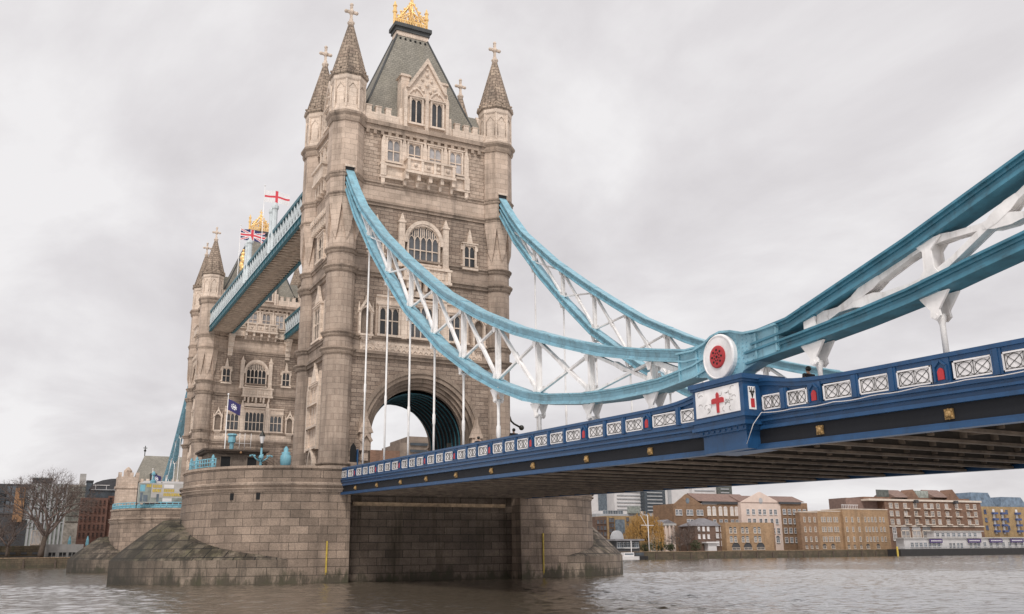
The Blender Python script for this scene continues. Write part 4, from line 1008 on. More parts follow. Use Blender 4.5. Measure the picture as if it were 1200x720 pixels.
            tb([(a_, -0.385), (b_, -0.325)], 0.009); tb([(a_, -0.845), (b_, -0.845)], 0.009); tb([(a_, -0.385), (a_, -0.845)], 0.009); tb([(b_, -0.385), (b_, -0.845)], 0.009); tb([(a_-w, -0.385), (a_-w, -0.845)], 0.009)
            for c in (a_-w/2, a_-1.5*w):
                tb([(c-w*0.42*cos(i*pi/6), hc+hr*0.95*sin(i*pi/6)) for i in range(13)], 0.009)
                tb([(c-w*0.5, hc+hr), (c+w*0.5, hc-hr)], 0.007); tb([(c-w*0.5, hc-hr), (c+w*0.5, hc+hr)]  , 0.007)
            t.build('lattice', 'iron', po)
    # pedestal under the pin
    pc = MB(); xo = -PXO-0.85; ya, yb = -63.75, -66.95; z = Z(-65.3, 0)
    pc.box(xo, -8.7, yb, ya, z-1.05, z+0.32); pc.box(xo-0.14, -8.55, yb-0.14, ya+0.14, z+0.32, z+0.52); pc.box(xo-0.07, -8.6, yb-0.07, ya+0.07, z+0.22, z+0.318)
    pc.box(xo-0.12, -8.7, yb-0.12, ya+0.12, z-1.2, z-1.05); pc.box(xo-0.02, -8.7, yb-0.02, ya+0.02, z-1.38, z-1.2); pc.box(xo-0.08, -8.7, yb-0.08, ya+0.08, z-1.52, z-1.38)
    pc.box(xo+0.1, -8.7, yb+0.1, ya-0.1, z-1.72, z-1.52); pc.box(xo+0.25, -8.7, yb+0.25, ya-0.25, z-2.46, z-1.72)
    for i in range(8): y_ = ya-0.35-i*0.36; pc.box(xo+0.06, xo+0.1, y_-0.1, y_+0.1, z-1.66, z-1.57)
    pd = pc.build('pedestal', 'navy', R)
    e = MB(); e.box(xo-0.04, xo-0.001, yb+0.22, ya-0.22, z-0.96, z+0.18); eo = e.build('emblem_panel', 'panelwhite', pd)
    fr = MB()
    for i in range(30):
        r1 = random.uniform(yb+0.5, ya-0.5); r2 = random.uniform(z-0.82, z+0.04); a = random.uniform(0, 6.28)
        if abs(r1+65.35) < 0.45 and r2 < z-0.15: continue
        fr.tube([(xo-0.045, r1+0.13*cos(a+k*0.9), r2+0.1*sin(a+k*0.9)) for k in range(4)], 0.012, 4)
    fr.build('foliate_scrolls', 'concrete', eo)
    c = MB(); yc = -65.42; zc = z-0.5
    for pts in ([(yc-0.07, zc-0.38), (yc+0.06, zc-0.38), (yc+0.08, zc+0.40), (yc+0.0, zc+0.48), (yc-0.08, zc+0.40)], [(yc-0.38, zc+0.02), (yc-0.38, zc+0.2), (yc-0.3, zc+0.24), (yc+0.3, zc+0.24), (yc+0.38, zc+0.2), (yc+0.38, zc+0.02)]):
        x1 = xo-0.085 if len(pts) == 5 else xo-0.08
        i1 = [c.pt((x1, *p)) for p in pts]; i2 = [c.pt((xo-0.04, *p)) for p in pts]; c.face(i1); n = len(pts)
        for j in range(n): c.face((i1[j], i1[(j+1) % n], i2[(j+1) % n], i2[j]))
    c.build('red_cross', 'red', eo)
    # small panel on the pedestal's end face
    s_ = MB(); s_.box(xo+0.25, xo+0.62, yb-0.03, yb-0.001, z-0.92, z+0.02); s0 = s_.build('end_panel', 'panelwhite', pd)
    s1 = MB(); s1.box(xo+0.34, xo+0.53, yb-0.05, yb-0.03, z-0.84, z-0.48); s1.build('red_shield', 'red', s0)
    s2 = MB()
    for p, q in (((0.30, -0.02), (0.43, -0.42)), ((0.57, -0.02), (0.44, -0.42)), ((0.43, -0.02), (0.43, -0.46)), ((0.29, -0.2), (0.57, -0.2))): s2.bar((xo+p[0], yb-0.035, z+p[1]), (xo+q[0], yb-0.035, z+q[1]), 0.03, 0.03, Vector((0, 1, 0)))
    s2.build('lattice', 'iron', s0)
    m = MB(); m.box(8.7, PXO+0.85, yb, ya, z-1.4, z+0.32); m.box(8.55, PXO+1.0, yb-0.14, ya+0.14, z+0.32, z+0.52); m.build('pedestal', 'navy', R)
    return R
deck = make_deck()
fd = copy_tree(deck, None, ('lattice_panel', 'pier_post', 'baluster_post', 'lion_mask', 'cross_girder', 'stringer'))
fd.rotation_euler = (0, 0, pi); fd.location = (0, D_TOW+55, 6); fd['label'] = 'bridge span beyond the farther tower, leading to the far bank'

# ------------------------------------------------------------------ high level walkways
def make_walk(x0, x1, label, ornate):
    ya, yb = 5.6, D_TOW-5.6; xc = (x0+x1)/2
    R = thing('high_walkway', label, 'walkway', (xc, (ya+yb)/2, 42.5), 'high walkways between the towers')
    f = MB(); f.box(x0+0.45, x1-0.45, ya, yb, 42.85, 43.05)
    y = ya+0.6; k = 0
    while y < yb-1.5:
        f.box(x0+0.45, x1-0.45, y-0.09, y+0.09, 42.62, 42.85); 
        f.bar((x0+0.5, y, 42.74), (x1-0.5, y+1.2, 42.74), 0.13, 0.14, Vector((0, 0, 1))); f.bar((x1-0.5, y, 42.70), (x0+0.5, y+1.2, 42.70), 0.13, 0.14, Vector((0, 0, 1))); y += 1.2
    f.build('soffit', 'soffit_light', R)
    for x, s in ((x0, -1), (x1, 1)):
        c = MB(); xi, xo_ = (x, x+0.45) if s < 0 else (x-0.45, x)
        c.box(xi, xo_, ya, yb, 42.5, 42.6); c.box(xi+0.12, xo_-0.12, ya, yb, 42.6, 43.4); c.box(xi, xo_, ya, yb, 43.4, 43.5)
        y = ya+0.8
        while y < yb: c.box(xi+0.03, xo_-0.03, y-0.05, y+0.05, 42.6, 43.4); y += 1.6
        c.build('bottom_chord', 'teal', R)
        m = MB(); xm = x+0.12 if s < 0 else x-0.12
        m.box(xm-0.1, xm+0.1, ya, yb, 43.502, 43.7)
        y = ya; st = 1.45
        while y < yb-st:
            m.bar((xm, y, 43.6), (xm, y+st, 46.0), 0.1, 0.12); m.bar((xm+0.02, y+st, 43.6), (xm+0.02, y, 46.0), 0.08, 0.12); m.box(xm-0.07, xm+0.07, y-0.08, y+0.08, 43.6, 46.0)
            m.box(xm-0.06, xm+0.06, y+st/2-0.3, y+st/2+0.3, 44.5, 45.1); y += st
        m.build('lattice_web', 'pale_blue', R)
        c = MB(); c.box(xi-0.02, xo_+0.02, ya, yb, 46.0, 46.45); c.build('top_chord', 'teal', R)
        b = MB()
    w = MB(); w.box(x0+0.6, x1-0.6, ya, yb, 43.06, 46.3); w.build('enclosure', 'offgrey', R)
    rf = MB(); rf.extr([(x0+0.1, 46.46), (x1-0.1, 46.46), (xc+0.3, 47.2), (xc-0.3, 47.2)], ya, yb); rf.build('roof', 'wslate', R)
    if ornate:
        for yy in (27.6, 29.4, 44.0, 45.8):
            p = MB(); p.lathe([(0.42, 43.6), (0.42, 46.5), (0.36, 46.6), (0.36, 49.6), (0.5, 49.8), (0.5, 50.2), (0.3, 50.3), (0.2, 50.7)], x0+0.25, yy, 8); p.build('pillar', 'pale_blue', R)
        g = MB(); g.box(x0+0.1, x0+0.3, 46.9, 49.1, 46.5, 48.6); g.extr([(0, 0)]*3, 0, 0) if False else None
        g.build('crest_panel', 'pale_blue', R)
        g = MB()
        for yy, z, r in ((48, 47.3, 0.55), (47.4, 47.9, 0.35), (48.6, 47.9, 0.35), (48, 48.5, 0.5), (48, 49.2, 0.35), (47.6, 46.8, 0.35), (48.4, 46.8, 0.35), (48, 49.8, 0.2)): g.ball((x0+0.08, yy, z), r, 8, 6)
        g.build('gold_crest', 'gold', R)
    for yy, s in ((yb, -1), (ya, 1)):
        k = MB(); xb = x1-0.3 if x0 < 0 else x0+0.9
        for i, (d, z0, z1) in enumerate(((1.5, 41.9, 42.5), (1.2, 41.2, 41.9), (0.85, 40.2, 41.2), (0.5, 39.2, 40.2), (0.3, 38.6, 39.2))):
            k.box(xb-0.55+i*0.03, xb+0.55-i*0.03, min(yy+0.15, yy+s*d), max(yy+0.15, yy+s*d) if s < 0 else yy+d, z0, z1-0.004)
        k.build('stone_bracket', 'trim', R)
    return R
M['soffit_light'] = paint('brown_grey_walkway_steel', (0.46, 0.36, 0.28), 0.7, 0.35, (0.14, 0.10, 0.075), 0.2)
M['pale_blue'] = paint('pale_blue_paint', (0.62, 0.67, 0.68), 0.5, 0.35, (0.2, 0.18, 0.17))
make_walk(-9.5, -4.9, 'nearer high walkway between the towers, its lattice soffit seen from below', True)
make_walk(4.6, 9.2, 'farther high walkway, a short piece showing left of the nearer tower', False)

# ------------------------------------------------------------------ flags
RH = Vector((cos(YAW-0.1), -sin(YAW-0.1), 0))     # the wind blows to the right of the picture
def flag(x, y, z0, z1, w, h, ztop, label, kind, group, thin=0.06, droop=0.0):
    R = thing('flag', label, 'flag', (x, y, z0), group)
    p = MB(); p.lathe([(thin*1.4, z0), (thin, z0+1), (thin*0.7, z1)], x, y, 8, smooth=True); p.ball((x, y, z1+0.05), thin*2); p.build('flagpole', 'white', R)
    c = MB(); nx, nz = 36, 24
    def colr(u, v):
        uu, vv = u*2, v
        if kind == 'cross': return 1 if abs(v-0.5) < 0.1 or abs(u-0.5) < 0.06 else 0
        if kind == 'union':
            X_, Y_ = (u-0.5)*2, v-0.5
            if abs(Y_) < 0.1 or abs(X_) < 0.1: return 1
            if abs(Y_) < 0.166 or abs(X_) < 0.166: return 0
            d = min(abs(X_*0.5-Y_), abs(X_*0.5+Y_))*0.894
            if d < 0.035: return 1
            if d < 0.1: return 0
            return 2
        r = hypot((u-0.5)*w/h, v-0.5)                     # blue flag, pale emblem
        return 0 if (0.16 < r < 0.27 and (atan2(v-0.5, u-0.5)*2.5 % 1.9) < 1.3) or (abs(v-0.5) < 0.08 and abs(u-0.55) < 0.12) else 2
    grid = []
    for i in range(nx+1):
        row = []
        for j in range(nz+1):
            u, v = i/nx, j/nz
            q = Vector((x, y, ztop-h*(1-v)))+RH*(w*u*0.96)+Vector((-RH.y, RH.x, 0))*(0.16*w*sin(u*7.5+v*1.2)*u**0.7*0.5)+Vector((0, 0, -droop*w*u+0.03*w*sin(u*6)*u))
            row.append(c.pt(q))
        grid.append(row)
    for i in range(nx):
        for j in range(nz): c.face((grid[i][j], grid[i+1][j], grid[i+1][j+1], grid[i][j+1]), smooth=True, mi=colr((i+0.5)/nx, (j+0.5)/nz))
    c.build('flag_cloth', ['flag_w', 'flag_r', 'flag_b'], R)
    return R
flag(-7.6, 43.6, 46.6, 59.6, 4.1, 2.0, 58.9, 'white flag with a red cross on a tall pole above the walkway', 'cross', 'flags on the bridge', droop=0.12)
flag(-7.6, 61.8, 46.6, 58.9, 4.4, 2.0, 58.3, 'red, white and blue striped cross flag flying below the gold crest', 'union', 'flags on the bridge', droop=0.13)
flag(-19.2, -2.0, ZP, 18.0, 1.3, 1.1, 17.6, 'dark blue flag with pale emblem on the pole beside the pier cabin', 'blue', 'flags on the bridge', 0.05, droop=0.45)
flag(-6.3, 171, 17, 25.4, 2.4, 2.0, 24.2, 'small dark flag on a pole before the far gatehouse roof', 'blue', 'flags on the bridge', 0.08, droop=0.3)

# ------------------------------------------------------------------ things on the pier
def cabin():
    R = thing('control_cabin', 'low brown pier cabin with two dark openings and a flat roof', 'cabin', (-18.2, -1.8, ZP))
    b = MB(); b.box(-20.9, -15.9, -3.4, 0.4, ZP, 12.05); b.build('wall', 'cabin', R)
    r = MB(); r.box(-21.3, -15.5, -3.8, 0.8, 12.05, 12.25); r.box(-21.5, -15.3, -4.0, 1.0, 12.25, 12.42); r.build('roof', 'bark', R)
    for x in (-19.3, -16.8):
        w = MB(); w.box(x-0.45, x+0.45, -3.47, -3.402, 10.3, 11.75); wo = w.build('window', 'dark', R)
        f = MB(); f.box(x-0.55, x-0.45, -3.5, -3.402, 10.2, 11.85); f.box(x+0.45, x+0.55, -3.5, -3.402, 10.2, 11.85); f.box(x-0.55, x+0.55, -3.52, -3.402, 11.75, 11.9); f.build('window_frame', 'cabin', wo)
    l = MB(); l.ball((-18.0, -3.95, 12.12), 0.12); l.build('lamp', 'orange', R)
    v = MB(); v.lathe([(0.2, 12.42), (0.2, 13.2), (0.36, 13.25), (0.36, 13.9), (0.5, 13.95), (0.42, 14.1)], -18.6, -2.2, 10); v.build('roof_horn', 'rail_blue', R)
    a = MB()
    for x in (-17.9, -17.4, -16.8): a.tube([(x, -2.4, 12.42), (x, -2.4, 14.2)], 0.03, 5)
    a.tube([(-18.3, -2.4, 13.2), (-16.8, -2.4, 13.2)], 0.025, 5); a.build('aerials', 'offwhite', R)
    return R
cabin()
def lamp_post():
    x, y = -16.8, -7.4
    R = thing('street_lamp', 'ornate sky blue lamp post on the pier beside the cabin', 'lamp', (x, y, ZP))
    p = MB(); p.lathe([(0.3, ZP), (0.3, 9.9), (0.16, 10.1), (0.11, 11.2), (0.26, 11.35), (0.1, 11.5), (0.08, 12.7)], x, y, 10, smooth=True)
    for s in (-1, 1):
        p.tube([(x+s*0.08, y, 11.0), (x+s*0.5, y, 11.25), (x+s*0.8, y, 11.6), (x+s*1.0, y, 11.5)], 0.07, 6); p.ball((x+s*0.6, y, 11.5), 0.12, 8, 6); p.ball((x+s*1.0, y, 11.5), 0.1, 8, 6)
        p.tube([(x, y+s*0.08, 11.0), (x, y+s*0.5, 11.2), (x, y+s*0.7, 11.6)], 0.06, 6)
    p.ball((x, y, 11.4), 0.24, 8, 6); p.build('post', 'rail_blue', R)
    l = MB(); l.lathe([(0.12, 12.7), (0.26, 13.35)], x, y, 6); l.build('lantern', 'offwhite', R)
    c = MB(); c.lathe([(0.3, 13.35), (0.28, 13.45), (0.1, 13.75), (0.05, 13.95)], x, y, 6); c.lathe([(0.13, 12.3), (0.13, 12.69)], x, y, 6); c.build('lantern_cap', 'iron', R)
lamp_post()
u = MB(); ux, uy = -14.5, -7.5
u.lathe([(0.5, ZP), (0.5, 9.6), (0.34, 9.8), (0.34, 10.45), (0.42, 10.55), (0.52, 11.0), (0.5, 11.6), (0.36, 11.75), (0.44, 11.9), (0.2, 12.0), (0.24, 12.25), (0.06, 12.5)], ux, uy, 14, smooth=True)
uo = u.build('ventilator_cowl', 'rail_blue'); tag(uo, 'bulbous sky blue ventilator standing on the pier by the tower foot', 'ventilator')
def railing(cx, cy, a0, a1, r, z, label, n=14, posts=()):
    R = thing('railing', label, 'railing', (cx+r*cos(a0), cy+r*sin(a0), z), 'blue railings on the piers')
    pts = [(cx+r*cos(a0+(a1-a0)*i/n), cy+r*sin(a0+(a1-a0)*i/n)) for i in range(n+1)]
    m = MB()
    for h in (0.15, 0.5, 0.85): m.tube([(*p, z+h) for p in pts], 0.06, 5)
    for p in pts: m.tube([(*p, z), (*p, z+0.9)], 0.05, 5)
    m.build('rails', 'rail_blue', R)
    for i in posts:
        q = MB(); q.lathe([(0.16, z), (0.14, z+0.5), (0.2, z+0.6), (0.12, z+0.75), (0.16, z+1.0), (0.05, z+1.25)], pts[i][0], pts[i][1], 8); q.build('newel_post', 'rail_blue', R)
railing(-11.75, 0, pi, pi+0.55, 10.3, 10.47, 'light blue ornamental railing along the nearer pier top', 14, (2, 6, 13))
R_ = thing('railing', 'long light blue railing round the farther pier top under the banner', 'railing', (-17, D_TOW-7, 10.47), 'blue railings on the piers')
m = MB(); pts = [(-11.75+10.45*cos(a), D_TOW+10.45*sin(a)) for a in [pi*0.86+i*pi*0.64/22 for i in range(23)]]
for h in (0.1, 0.5, 0.95): m.tube([(*p, 10.47+h) for p in pts], 0.09, 5)
for p in pts: m.tube([(*p, 10.47), (*p, 11.5)], 0.08, 5)
for a, b in zip(pts, pts[1:]): m.poly([(*a, 10.5), (*b, 10.5), (*b, 11.1), (*a, 11.1)])
m.build('rails', 'rail_blue', R_)
def banner():
    y = D_TOW-9.6
    R = thing('banner', 'large printed banner with yellow lettering behind the farther pier railing', 'banner', (-15.5, y, 10.5))
    b = MB(); b.box(-19.3, -11.9, y-0.03, y+0.03, 11.3, 14.6); b.build('banner_sheet', 'concrete', R)
    c = MB()
    def r_(x0, x1, z0, z1, m_, d=0.034): c.box(x0, x1, y-d-0.012, y-d, z0, z1, m_)
    r_(-19.2, -17.2, 11.4, 14.5, 1); r_(-19.0, -18.2, 13.2, 14.3, 2, 0.05); r_(-18.9, -18.5, 11.5, 13.0, 3, 0.05); r_(-18.4, -17.7, 11.5, 12.6, 3, 0.05)
    r_(-17.15, -12.0, 11.4, 12.2, 1); r_(-16.3, -15.9, 11.5, 12.8, 3, 0.05); r_(-15.3, -13.8, 11.5, 12.1, 4, 0.05)
    for x0, x1, z in ((-18.0, -17.3, 13.9), (-17.0, -15.6, 13.85), (-17.0, -15.5, 13.1), (-15.2, -13.6, 13.15), (-15.2, -12.1, 12.45)):
        k = x0
        while k < x1-0.1: ln = random.uniform(0.22, 0.34); r_(k, k+ln-0.07, z, z+0.5, 0, 0.06); k += ln
    r_(-15.2, -13.6, 13.8, 14.4, 4, 0.05)
    c.build('banner_print', ['yellow', 'gglass', 'rail_blue', 'dglass', 'offwhite'], R)
    f = MB()
    for x in (-19.35, -15.6, -11.85): f.tube([(x, y+0.1, 10.4), (x, y+0.1, 14.8)], 0.07, 6)
    f.build('banner_frame', 'iron', R)
banner()
def far_hut():
    R = thing('signal_box', 'light blue framed hut with dark roof above the banner', 'hut', (-14.5, D_TOW-3.5, ZP))
    b = MB(); b.box(-17.5, -11.5, D_TOW-5.2, D_TOW-1.5, ZP, 14.9); b.build('wall', 'darkclad', R)
    r = MB(); r.box(-18.0, -11.0, D_TOW-5.6, D_TOW-1.2, 14.9, 15.25); r.build('roof', 'offwhite', R)
    p = MB(); p.lathe([(0.5, 14.6), (0.5, 15.3), (0.2, 15.5), (0.2, 16.2), (0.36, 16.3), (0.3, 16.6), (0.1, 16.9)], -16.6, D_TOW-5.7, 8); p.build('finial', 'rail_blue', R)
far_hut()
# CCTV camera on the tower's east edge
R_ = thing('security_camera', 'black camera on a bent arm at the right edge of the nearer tower', 'camera', (10.6, -5.1, 15.9))
m = MB(); m.tube([(10.45, -5.3, 17.6), (10.8, -5.4, 16.6), (11.1, -5.5, 16.3), (11.7, -5.6, 16.0)], 0.11, 6); m.build('arm', 'iron', R_)
m = MB(); m.ball((11.95, -5.65, 15.9), 0.3); m.build('dome', 'iron', R_)
# traffic signal inside the arch
R_ = thing('traffic_signal', 'small traffic signal with a green light under the tower arch', 'traffic light', (3.9, -4.0, ZP))
m = MB(); m.tube([(3.9, -4.0, ZP), (3.9, -4.0, 12.6)], 0.06, 6); m.build('post', 'iron', R_)
m = MB(); m.box(3.7, 4.1, -4.2, -3.9, 12.4, 14.0); m.build('head', 'iron', R_)
m = MB(); m.box(3.8, 4.0, -4.24, -4.21, 12.5, 12.75); m.build('green_lens', 'green', R_)

# ------------------------------------------------------------------ people on the footway
def person(x, y, label, h=1.72, yaw=0.0):
    z = parz(y)-1.16
    R = thing('person', label, 'person', (x, y, z), 'people walking over the bridge', yaw)
    def skin(name, verts, edges, rad, mat):
        me = bpy.data.meshes.new(name); me.from_pydata(verts, edges, []); o = bpy.data.objects.new(name, me); COL.objects.link(o); o.parent = R
        sm = o.modifiers.new('skin', 'SKIN'); o.modifiers.new('sub', 'SUBSURF').levels = 1; o.modifiers['sub'].render_levels = 2; sm.use_smooth_shade = True
        for i, r in enumerate(rad): me.skin_vertices[0].data[i].radius = r if isinstance(r, tuple) else (r, r)
        me.skin_vertices[0].data[0].use_root = True
        me.materials.append(M[mat]); return o
    k = h/1.72
    V = [(0, 0, .95), (0, 0, 1.2), (0, 0, 1.42), (0, .01, 1.5), (0, .02, 1.58), (0, .02, 1.66), (.19, 0, 1.40), (.24, -.02, 1.13), (.23, .08, .88), (-.19, 0, 1.40), (-.24, .02, 1.13), (-.23, .1, .88), (.1, 0, .88), (.1, .08, .5), (.1, -.04, .08), (.1, .1, .04), (-.1, 0, .88), (-.1, -.06, .5), (-.1, -.2, .1), (-.1, -.06, .04), (0, .11, 1.575)]
    E_ = [(0, 1), (1, 2), (2, 3), (3, 4), (4, 5), (2, 6), (6, 7), (7, 8), (2, 9), (9, 10), (10, 11), (0, 12), (12, 13), (13, 14), (14, 15), (0, 16), (16, 17), (17, 18), (18, 19), (4, 20)]
    rad = [(.15, .11), (.14, .10), (.12, .085), .05, (.085, .1), (.075, .09), .06, .045, .038, .06, .045, .038, .085, .058, .045, .035, .085, .058, .045, .035, .02]
    skin('body', [tuple(c*k for c in v) for v in V], E_, rad, 'skin')
    cv = [0, 1, 2, 6, 7, 9, 10, 12, 13, 16, 17]; mp_ = {a: i for i, a in enumerate(cv)}
    Vc = [tuple(c*k for c in V[a]) for a in cv]; Ec = [(mp_[a], mp_[b]) for a, b in E_ if a in mp_ and b in mp_]
    skin('coat', Vc, Ec, [(.21, .17), (.2, .16), (.24, .17), .12, .08, .12, .08, .12, .09, .12, .09], 'coat')
    hm = MB(); hm.T = lambda a, b, c: (a, b, c); hm.ball((0, -0.01*k, 1.66*k), 0.105*k, 10, 7); o = hm.build('hair', 'iron', None); o.parent = R
person(-8.9, -68.75, 'person in dark clothes whose head shows above the parapet right of the disc', 1.86)
person(-8.4, -42.5, 'person in dark clothes looking over the parapet at the tower edge', 1.9)
person(-8.6, -37.6, 'distant person in dark clothes above the parapet below the tower arch', 1.8)

# ------------------------------------------------------------------ ground, water, banks
def bank_y(x): return 184-0.035*(x+39)
def waves(X, Y, lmin, lmax, slope, n, seed):
    r = np.random.RandomState(seed); Z = np.zeros_like(X)
    for i in range(n):
        lam = lmin*(lmax/lmin)**(i/(n-1)); a = r.normal(0.5, 0.8); k = 2*np.pi/lam
        amp = slope/k*np.sqrt(2.0/n); ph = r.rand()*6.28
        w = k*(X*np.cos(a)+Y*np.sin(a))+ph+0.9*np.sin(0.13*X+0.09*Y+i)+0.7*np.sin(0.31*X-0.22*Y+2*i)
        Z += amp*(np.sin(w)+0.25*np.cos(2*w))
    return Z
def water_sheet(x0, x1, y0, y1, st):
    nx, ny = int((x1-x0)/st)+1, int((y1-y0)/st)+1
    X, Y = np.meshgrid(np.linspace(x0, x1, nx), np.linspace(y0, y1, ny))
    pm = 0.5+0.5*np.sin(0.06*X+1.6*np.sin(0.041*Y))*np.sin(0.053*Y+1.4*np.sin(0.037*X)+1)
    Z = waves(X, Y, 0.7, 2.6, 0.095, 44, 3)*(0.55+0.9*pm)
    V = np.stack([X, Y, Z], -1).reshape(-1, 3)
    idx = np.arange(nx*ny).reshape(ny, nx); F = np.stack([idx[:-1, :-1], idx[:-1, 1:], idx[1:, 1:], idx[1:, :-1]], -1).reshape(-1, 4)
    me = bpy.data.meshes.new('river_water'); me.vertices.add(len(V)); me.vertices.foreach_set('co', V.astype(np.float32).ravel())
    me.loops.add(F.size); me.loops.foreach_set('vertex_index', F.astype(np.int32).ravel()); me.polygons.add(len(F)); me.polygons.foreach_set('loop_start', np.arange(0, F.size, 4, dtype=np.int32))
    me.polygons.foreach_set('use_smooth', np.ones(len(F), dtype=bool)); me.update(); me.validate()
    o = bpy.data.objects.new('river_water', me); COL.objects.link(o); me.materials.append(M['water']); return struct(o)
water_sheet(-70, 60, -80, 0, 0.3); water_sheet(60, 520, -80, 0, 0.8); water_sheet(-120, 520, 0, 190, 0.8)
w = MB(); w.poly([(-3000, -3000, -0.9), (3000, -3000, -0.9), (3000, 3000, -0.9), (-3000, 3000, -0.9)]); struct(w.build('river_water', 'water'))
g = MB(); xs = [-3000, -600, 0, 600, 3000]
top = [(x, bank_y(x)+0.6) for x in xs]
g.poly([(x, y, 2.6) for x, y in top]+[(3000, 3000, 2.6), (-3000, 3000, 2.6)])
struct(g.build('ground', 'ground'))
b_ = MB(); b_.poly([(-3000, -3000, -6), (3000, -3000, -6), (3000, 3000, -6), (-3000, 3000, -6)]); struct(b_.build('river_bed', 'ground'))
def ray(px, py): return FW+RT*((px-600)/FPX)-UP*((py-360)/FPX)
def at(px, off):                        # the point of the north bank line (off metres behind it) on the bearing of column px
    d = ray(px, 648); d = Vector((d.x, d.y)).normalized()
    t = (184+off-0.035*(CAM.x+39)-CAM.y)/(d.y+0.035*d.x); return Vector((CAM.x+d.x*t, CAM.y+d.y*t))
def zat(px, py, off):
    p = at(px, off); d = ray(px, py); return CAM.z+d.z*hypot(p.x-CAM.x, p.y-CAM.y)/hypot(d.x, d.y)
def wall_line(xa, xb, z0, z1, name, label, mat, off=0.0, th=0.8, cap=True):
    A = Vector((xa, bank_y(xa)+off)); B = Vector((xb, bank_y(xb)+off)); ang = atan2(B.y-A.y, B.x-A.x); L = (B-A).length
    R = thing(name, label, 'wall', (A.x, A.y, z0)); T = frame(ang, 0, A.x, A.y)
    m = MB(T); m.box(0, L, -th, 0, z0, z1); m.build('wall_face', mat, R)
    if cap:
        c = MB(T); c.box(0, L, -th-0.05, 0.12, z1, z1+0.22); c.build('wall_coping', 'rust', R)
        f = MB(T); k = 3.0
        while k < L: f.box(k-0.25, k+0.25, 0, 0.3, z0, z1-0.4); k += 7.5
        f.build('fender', 'bark', R)
    return R
wall_line(-90, -3, -2, 2.45, 'river_wall', 'low mossy river wall along the far left bank', 'wallbank')
wall_line(100, 300, -2, 2.45, 'river_wall', 'brown river wall under the warehouses on the right bank', 'wallbank')
wall_line(300, 520, -2, 2.45, 'river_wall', 'dark river wall behind the white pontoon pier', 'wallbank')
wall_line(-3, 100, -2, 2.45, 'river_wall', 'stretch of river wall hidden behind the bridge piers', 'wallbank')

# ------------------------------------------------------------------ background buildings
_wm = {}
def win_mesh(w, h, gl, fr, arched):
    k = (round(w, 2), round(h, 2), gl, fr, arched)
    if k not in _wm:
        m = MB(lambda s, d, z: (s, -d, z))
        f = 0.09*min(w, h)+0.05
        m.poly([(-w/2, 0.03, 0), (w/2, 0.03, 0), (w/2, 0.03, h), (-w/2, 0.03, h)])
        m.box(-w/2-f, w/2+f, 0.0, 0.3, -f*1.6, 0, 1); m.box(-w/2-f, -w/2, 0.0, 0.14, 0, h+f, 1); m.box(w/2, w/2+f, 0, 0.14, 0, h+f, 1); m.box(-w/2, w/2, 0, 0.14, h, h+f, 1)
        m.box(-f*0.35, f*0.35, 0.03, 0.09, 0, h, 1); m.box(-w/2, w/2, 0.03, 0.08, h*0.52, h*0.52+f*0.6, 1)
        if arched: m.arch_band(0, h, w/2+f, w/2+f, w/2, w/2-0.01, 0, 0.14, 'ell', 8); m.extr([(w/2*cos(pi*i/8), h+w/2*sin(pi*i/8)) for i in range(9)], 0.02, 0.03)
        o = m.build('window', [gl, fr]); me = o.data; bpy.data.objects.remove(o); _wm[k] = me
    return _wm[k]
class Bld:
    def __init__(s, name, label, px0, px1, off, cat='building', z0=2.6, group=None):
        A, B = at(px0, off), at(px1, off); s.A, s.ang, s.L, s.off, s.z0 = A, atan2(B.y-A.y, B.x-A.x), (B-A).length, off, z0
        s.px0, s.px1 = px0, px1
        s.R = thing(name, label, cat, ((A.x+B.x)/2, (A.y+B.y)/2, z0), group); s.T = frame(s.ang, 0, A.x, A.y)
    def s_(s, px): p = at(px, s.off); return (p-s.A).dot(Vector((cos(s.ang), sin(s.ang))))
    def z(s, px, py): return zat(px, py, s.off)
    def part(s, name, mat, fn, parent=None):
        m = MB(s.T); fn(m); return m.build(name, mat, parent or s.R)
    def block(s, name, mat, px0, px1, ytop, depth=14, d1=0.0, zb=None, parent=None, dstart=None):
        pm = (px0+px1)/2; a, b = s.s_(px0), s.s_(px1); zt = s.z(pm, ytop)
        return s.part(name, mat, lambda m: m.box(a, b, -depth, d1, s.z0 if zb is None else zb, zt), parent)
    def gable(s, name, mat, px0, px1, yeave, pxa, ya, d0=-0.4, d1=0.08):
        a, b, c = s.s_(px0), s.s_(px1), s.s_(pxa); ze = s.z(pxa, yeave); zt = s.z(pxa, ya)
        return s.part(name, mat, lambda m: m.extr([(a, ze-0.3), (b, ze-0.3), (b, ze), (c+0.25*(b-c)*0.3, zt-0.2), (c, zt), (c-0.25*(c-a)*0.3, zt-0.2), (a, ze)], d0, d1))
    def ridge(s, name, mat, px0, px1, yeave, yridge, depth=14):
        a, b = s.s_(px0), s.s_(px1); pm = (px0+px1)/2; ze, zr = s.z(pm, yeave), s.z(pm, yridge)
        def fn(m):
            m.poly([(a, 0.3, ze), (b, 0.3, ze), (b, -depth/2, zr), (a, -depth/2, zr)]); m.poly([(a, -depth, ze), (b, -depth, ze), (b, -depth/2, zr), (a, -depth/2, zr)])
            for q in (a, b): m.poly([(q, 0.3, ze), (q, -depth, ze), (q, -depth/2, zr)])
        return s.part(name, mat, fn)
    def windows(s, pxs, ys, w, h, gl='dglass', fr='offwhite', arched=False, d=0.0, name='window'):
        me = win_mesh(w, h, gl, fr, arched)
        for py in ys:
            for px in pxs:
                o = bpy.data.objects.new(name, me); COL.objects.link(o); o.parent = s.R
                p = s.T(s.s_(px), d, s.z((s.px0+s.px1)/2, py)-h/2); rl = s.R.location
                o.location = (p[0]-rl.x, p[1]-rl.y, p[2]-rl.z); o.rotation_euler = (0, 0, s.ang)
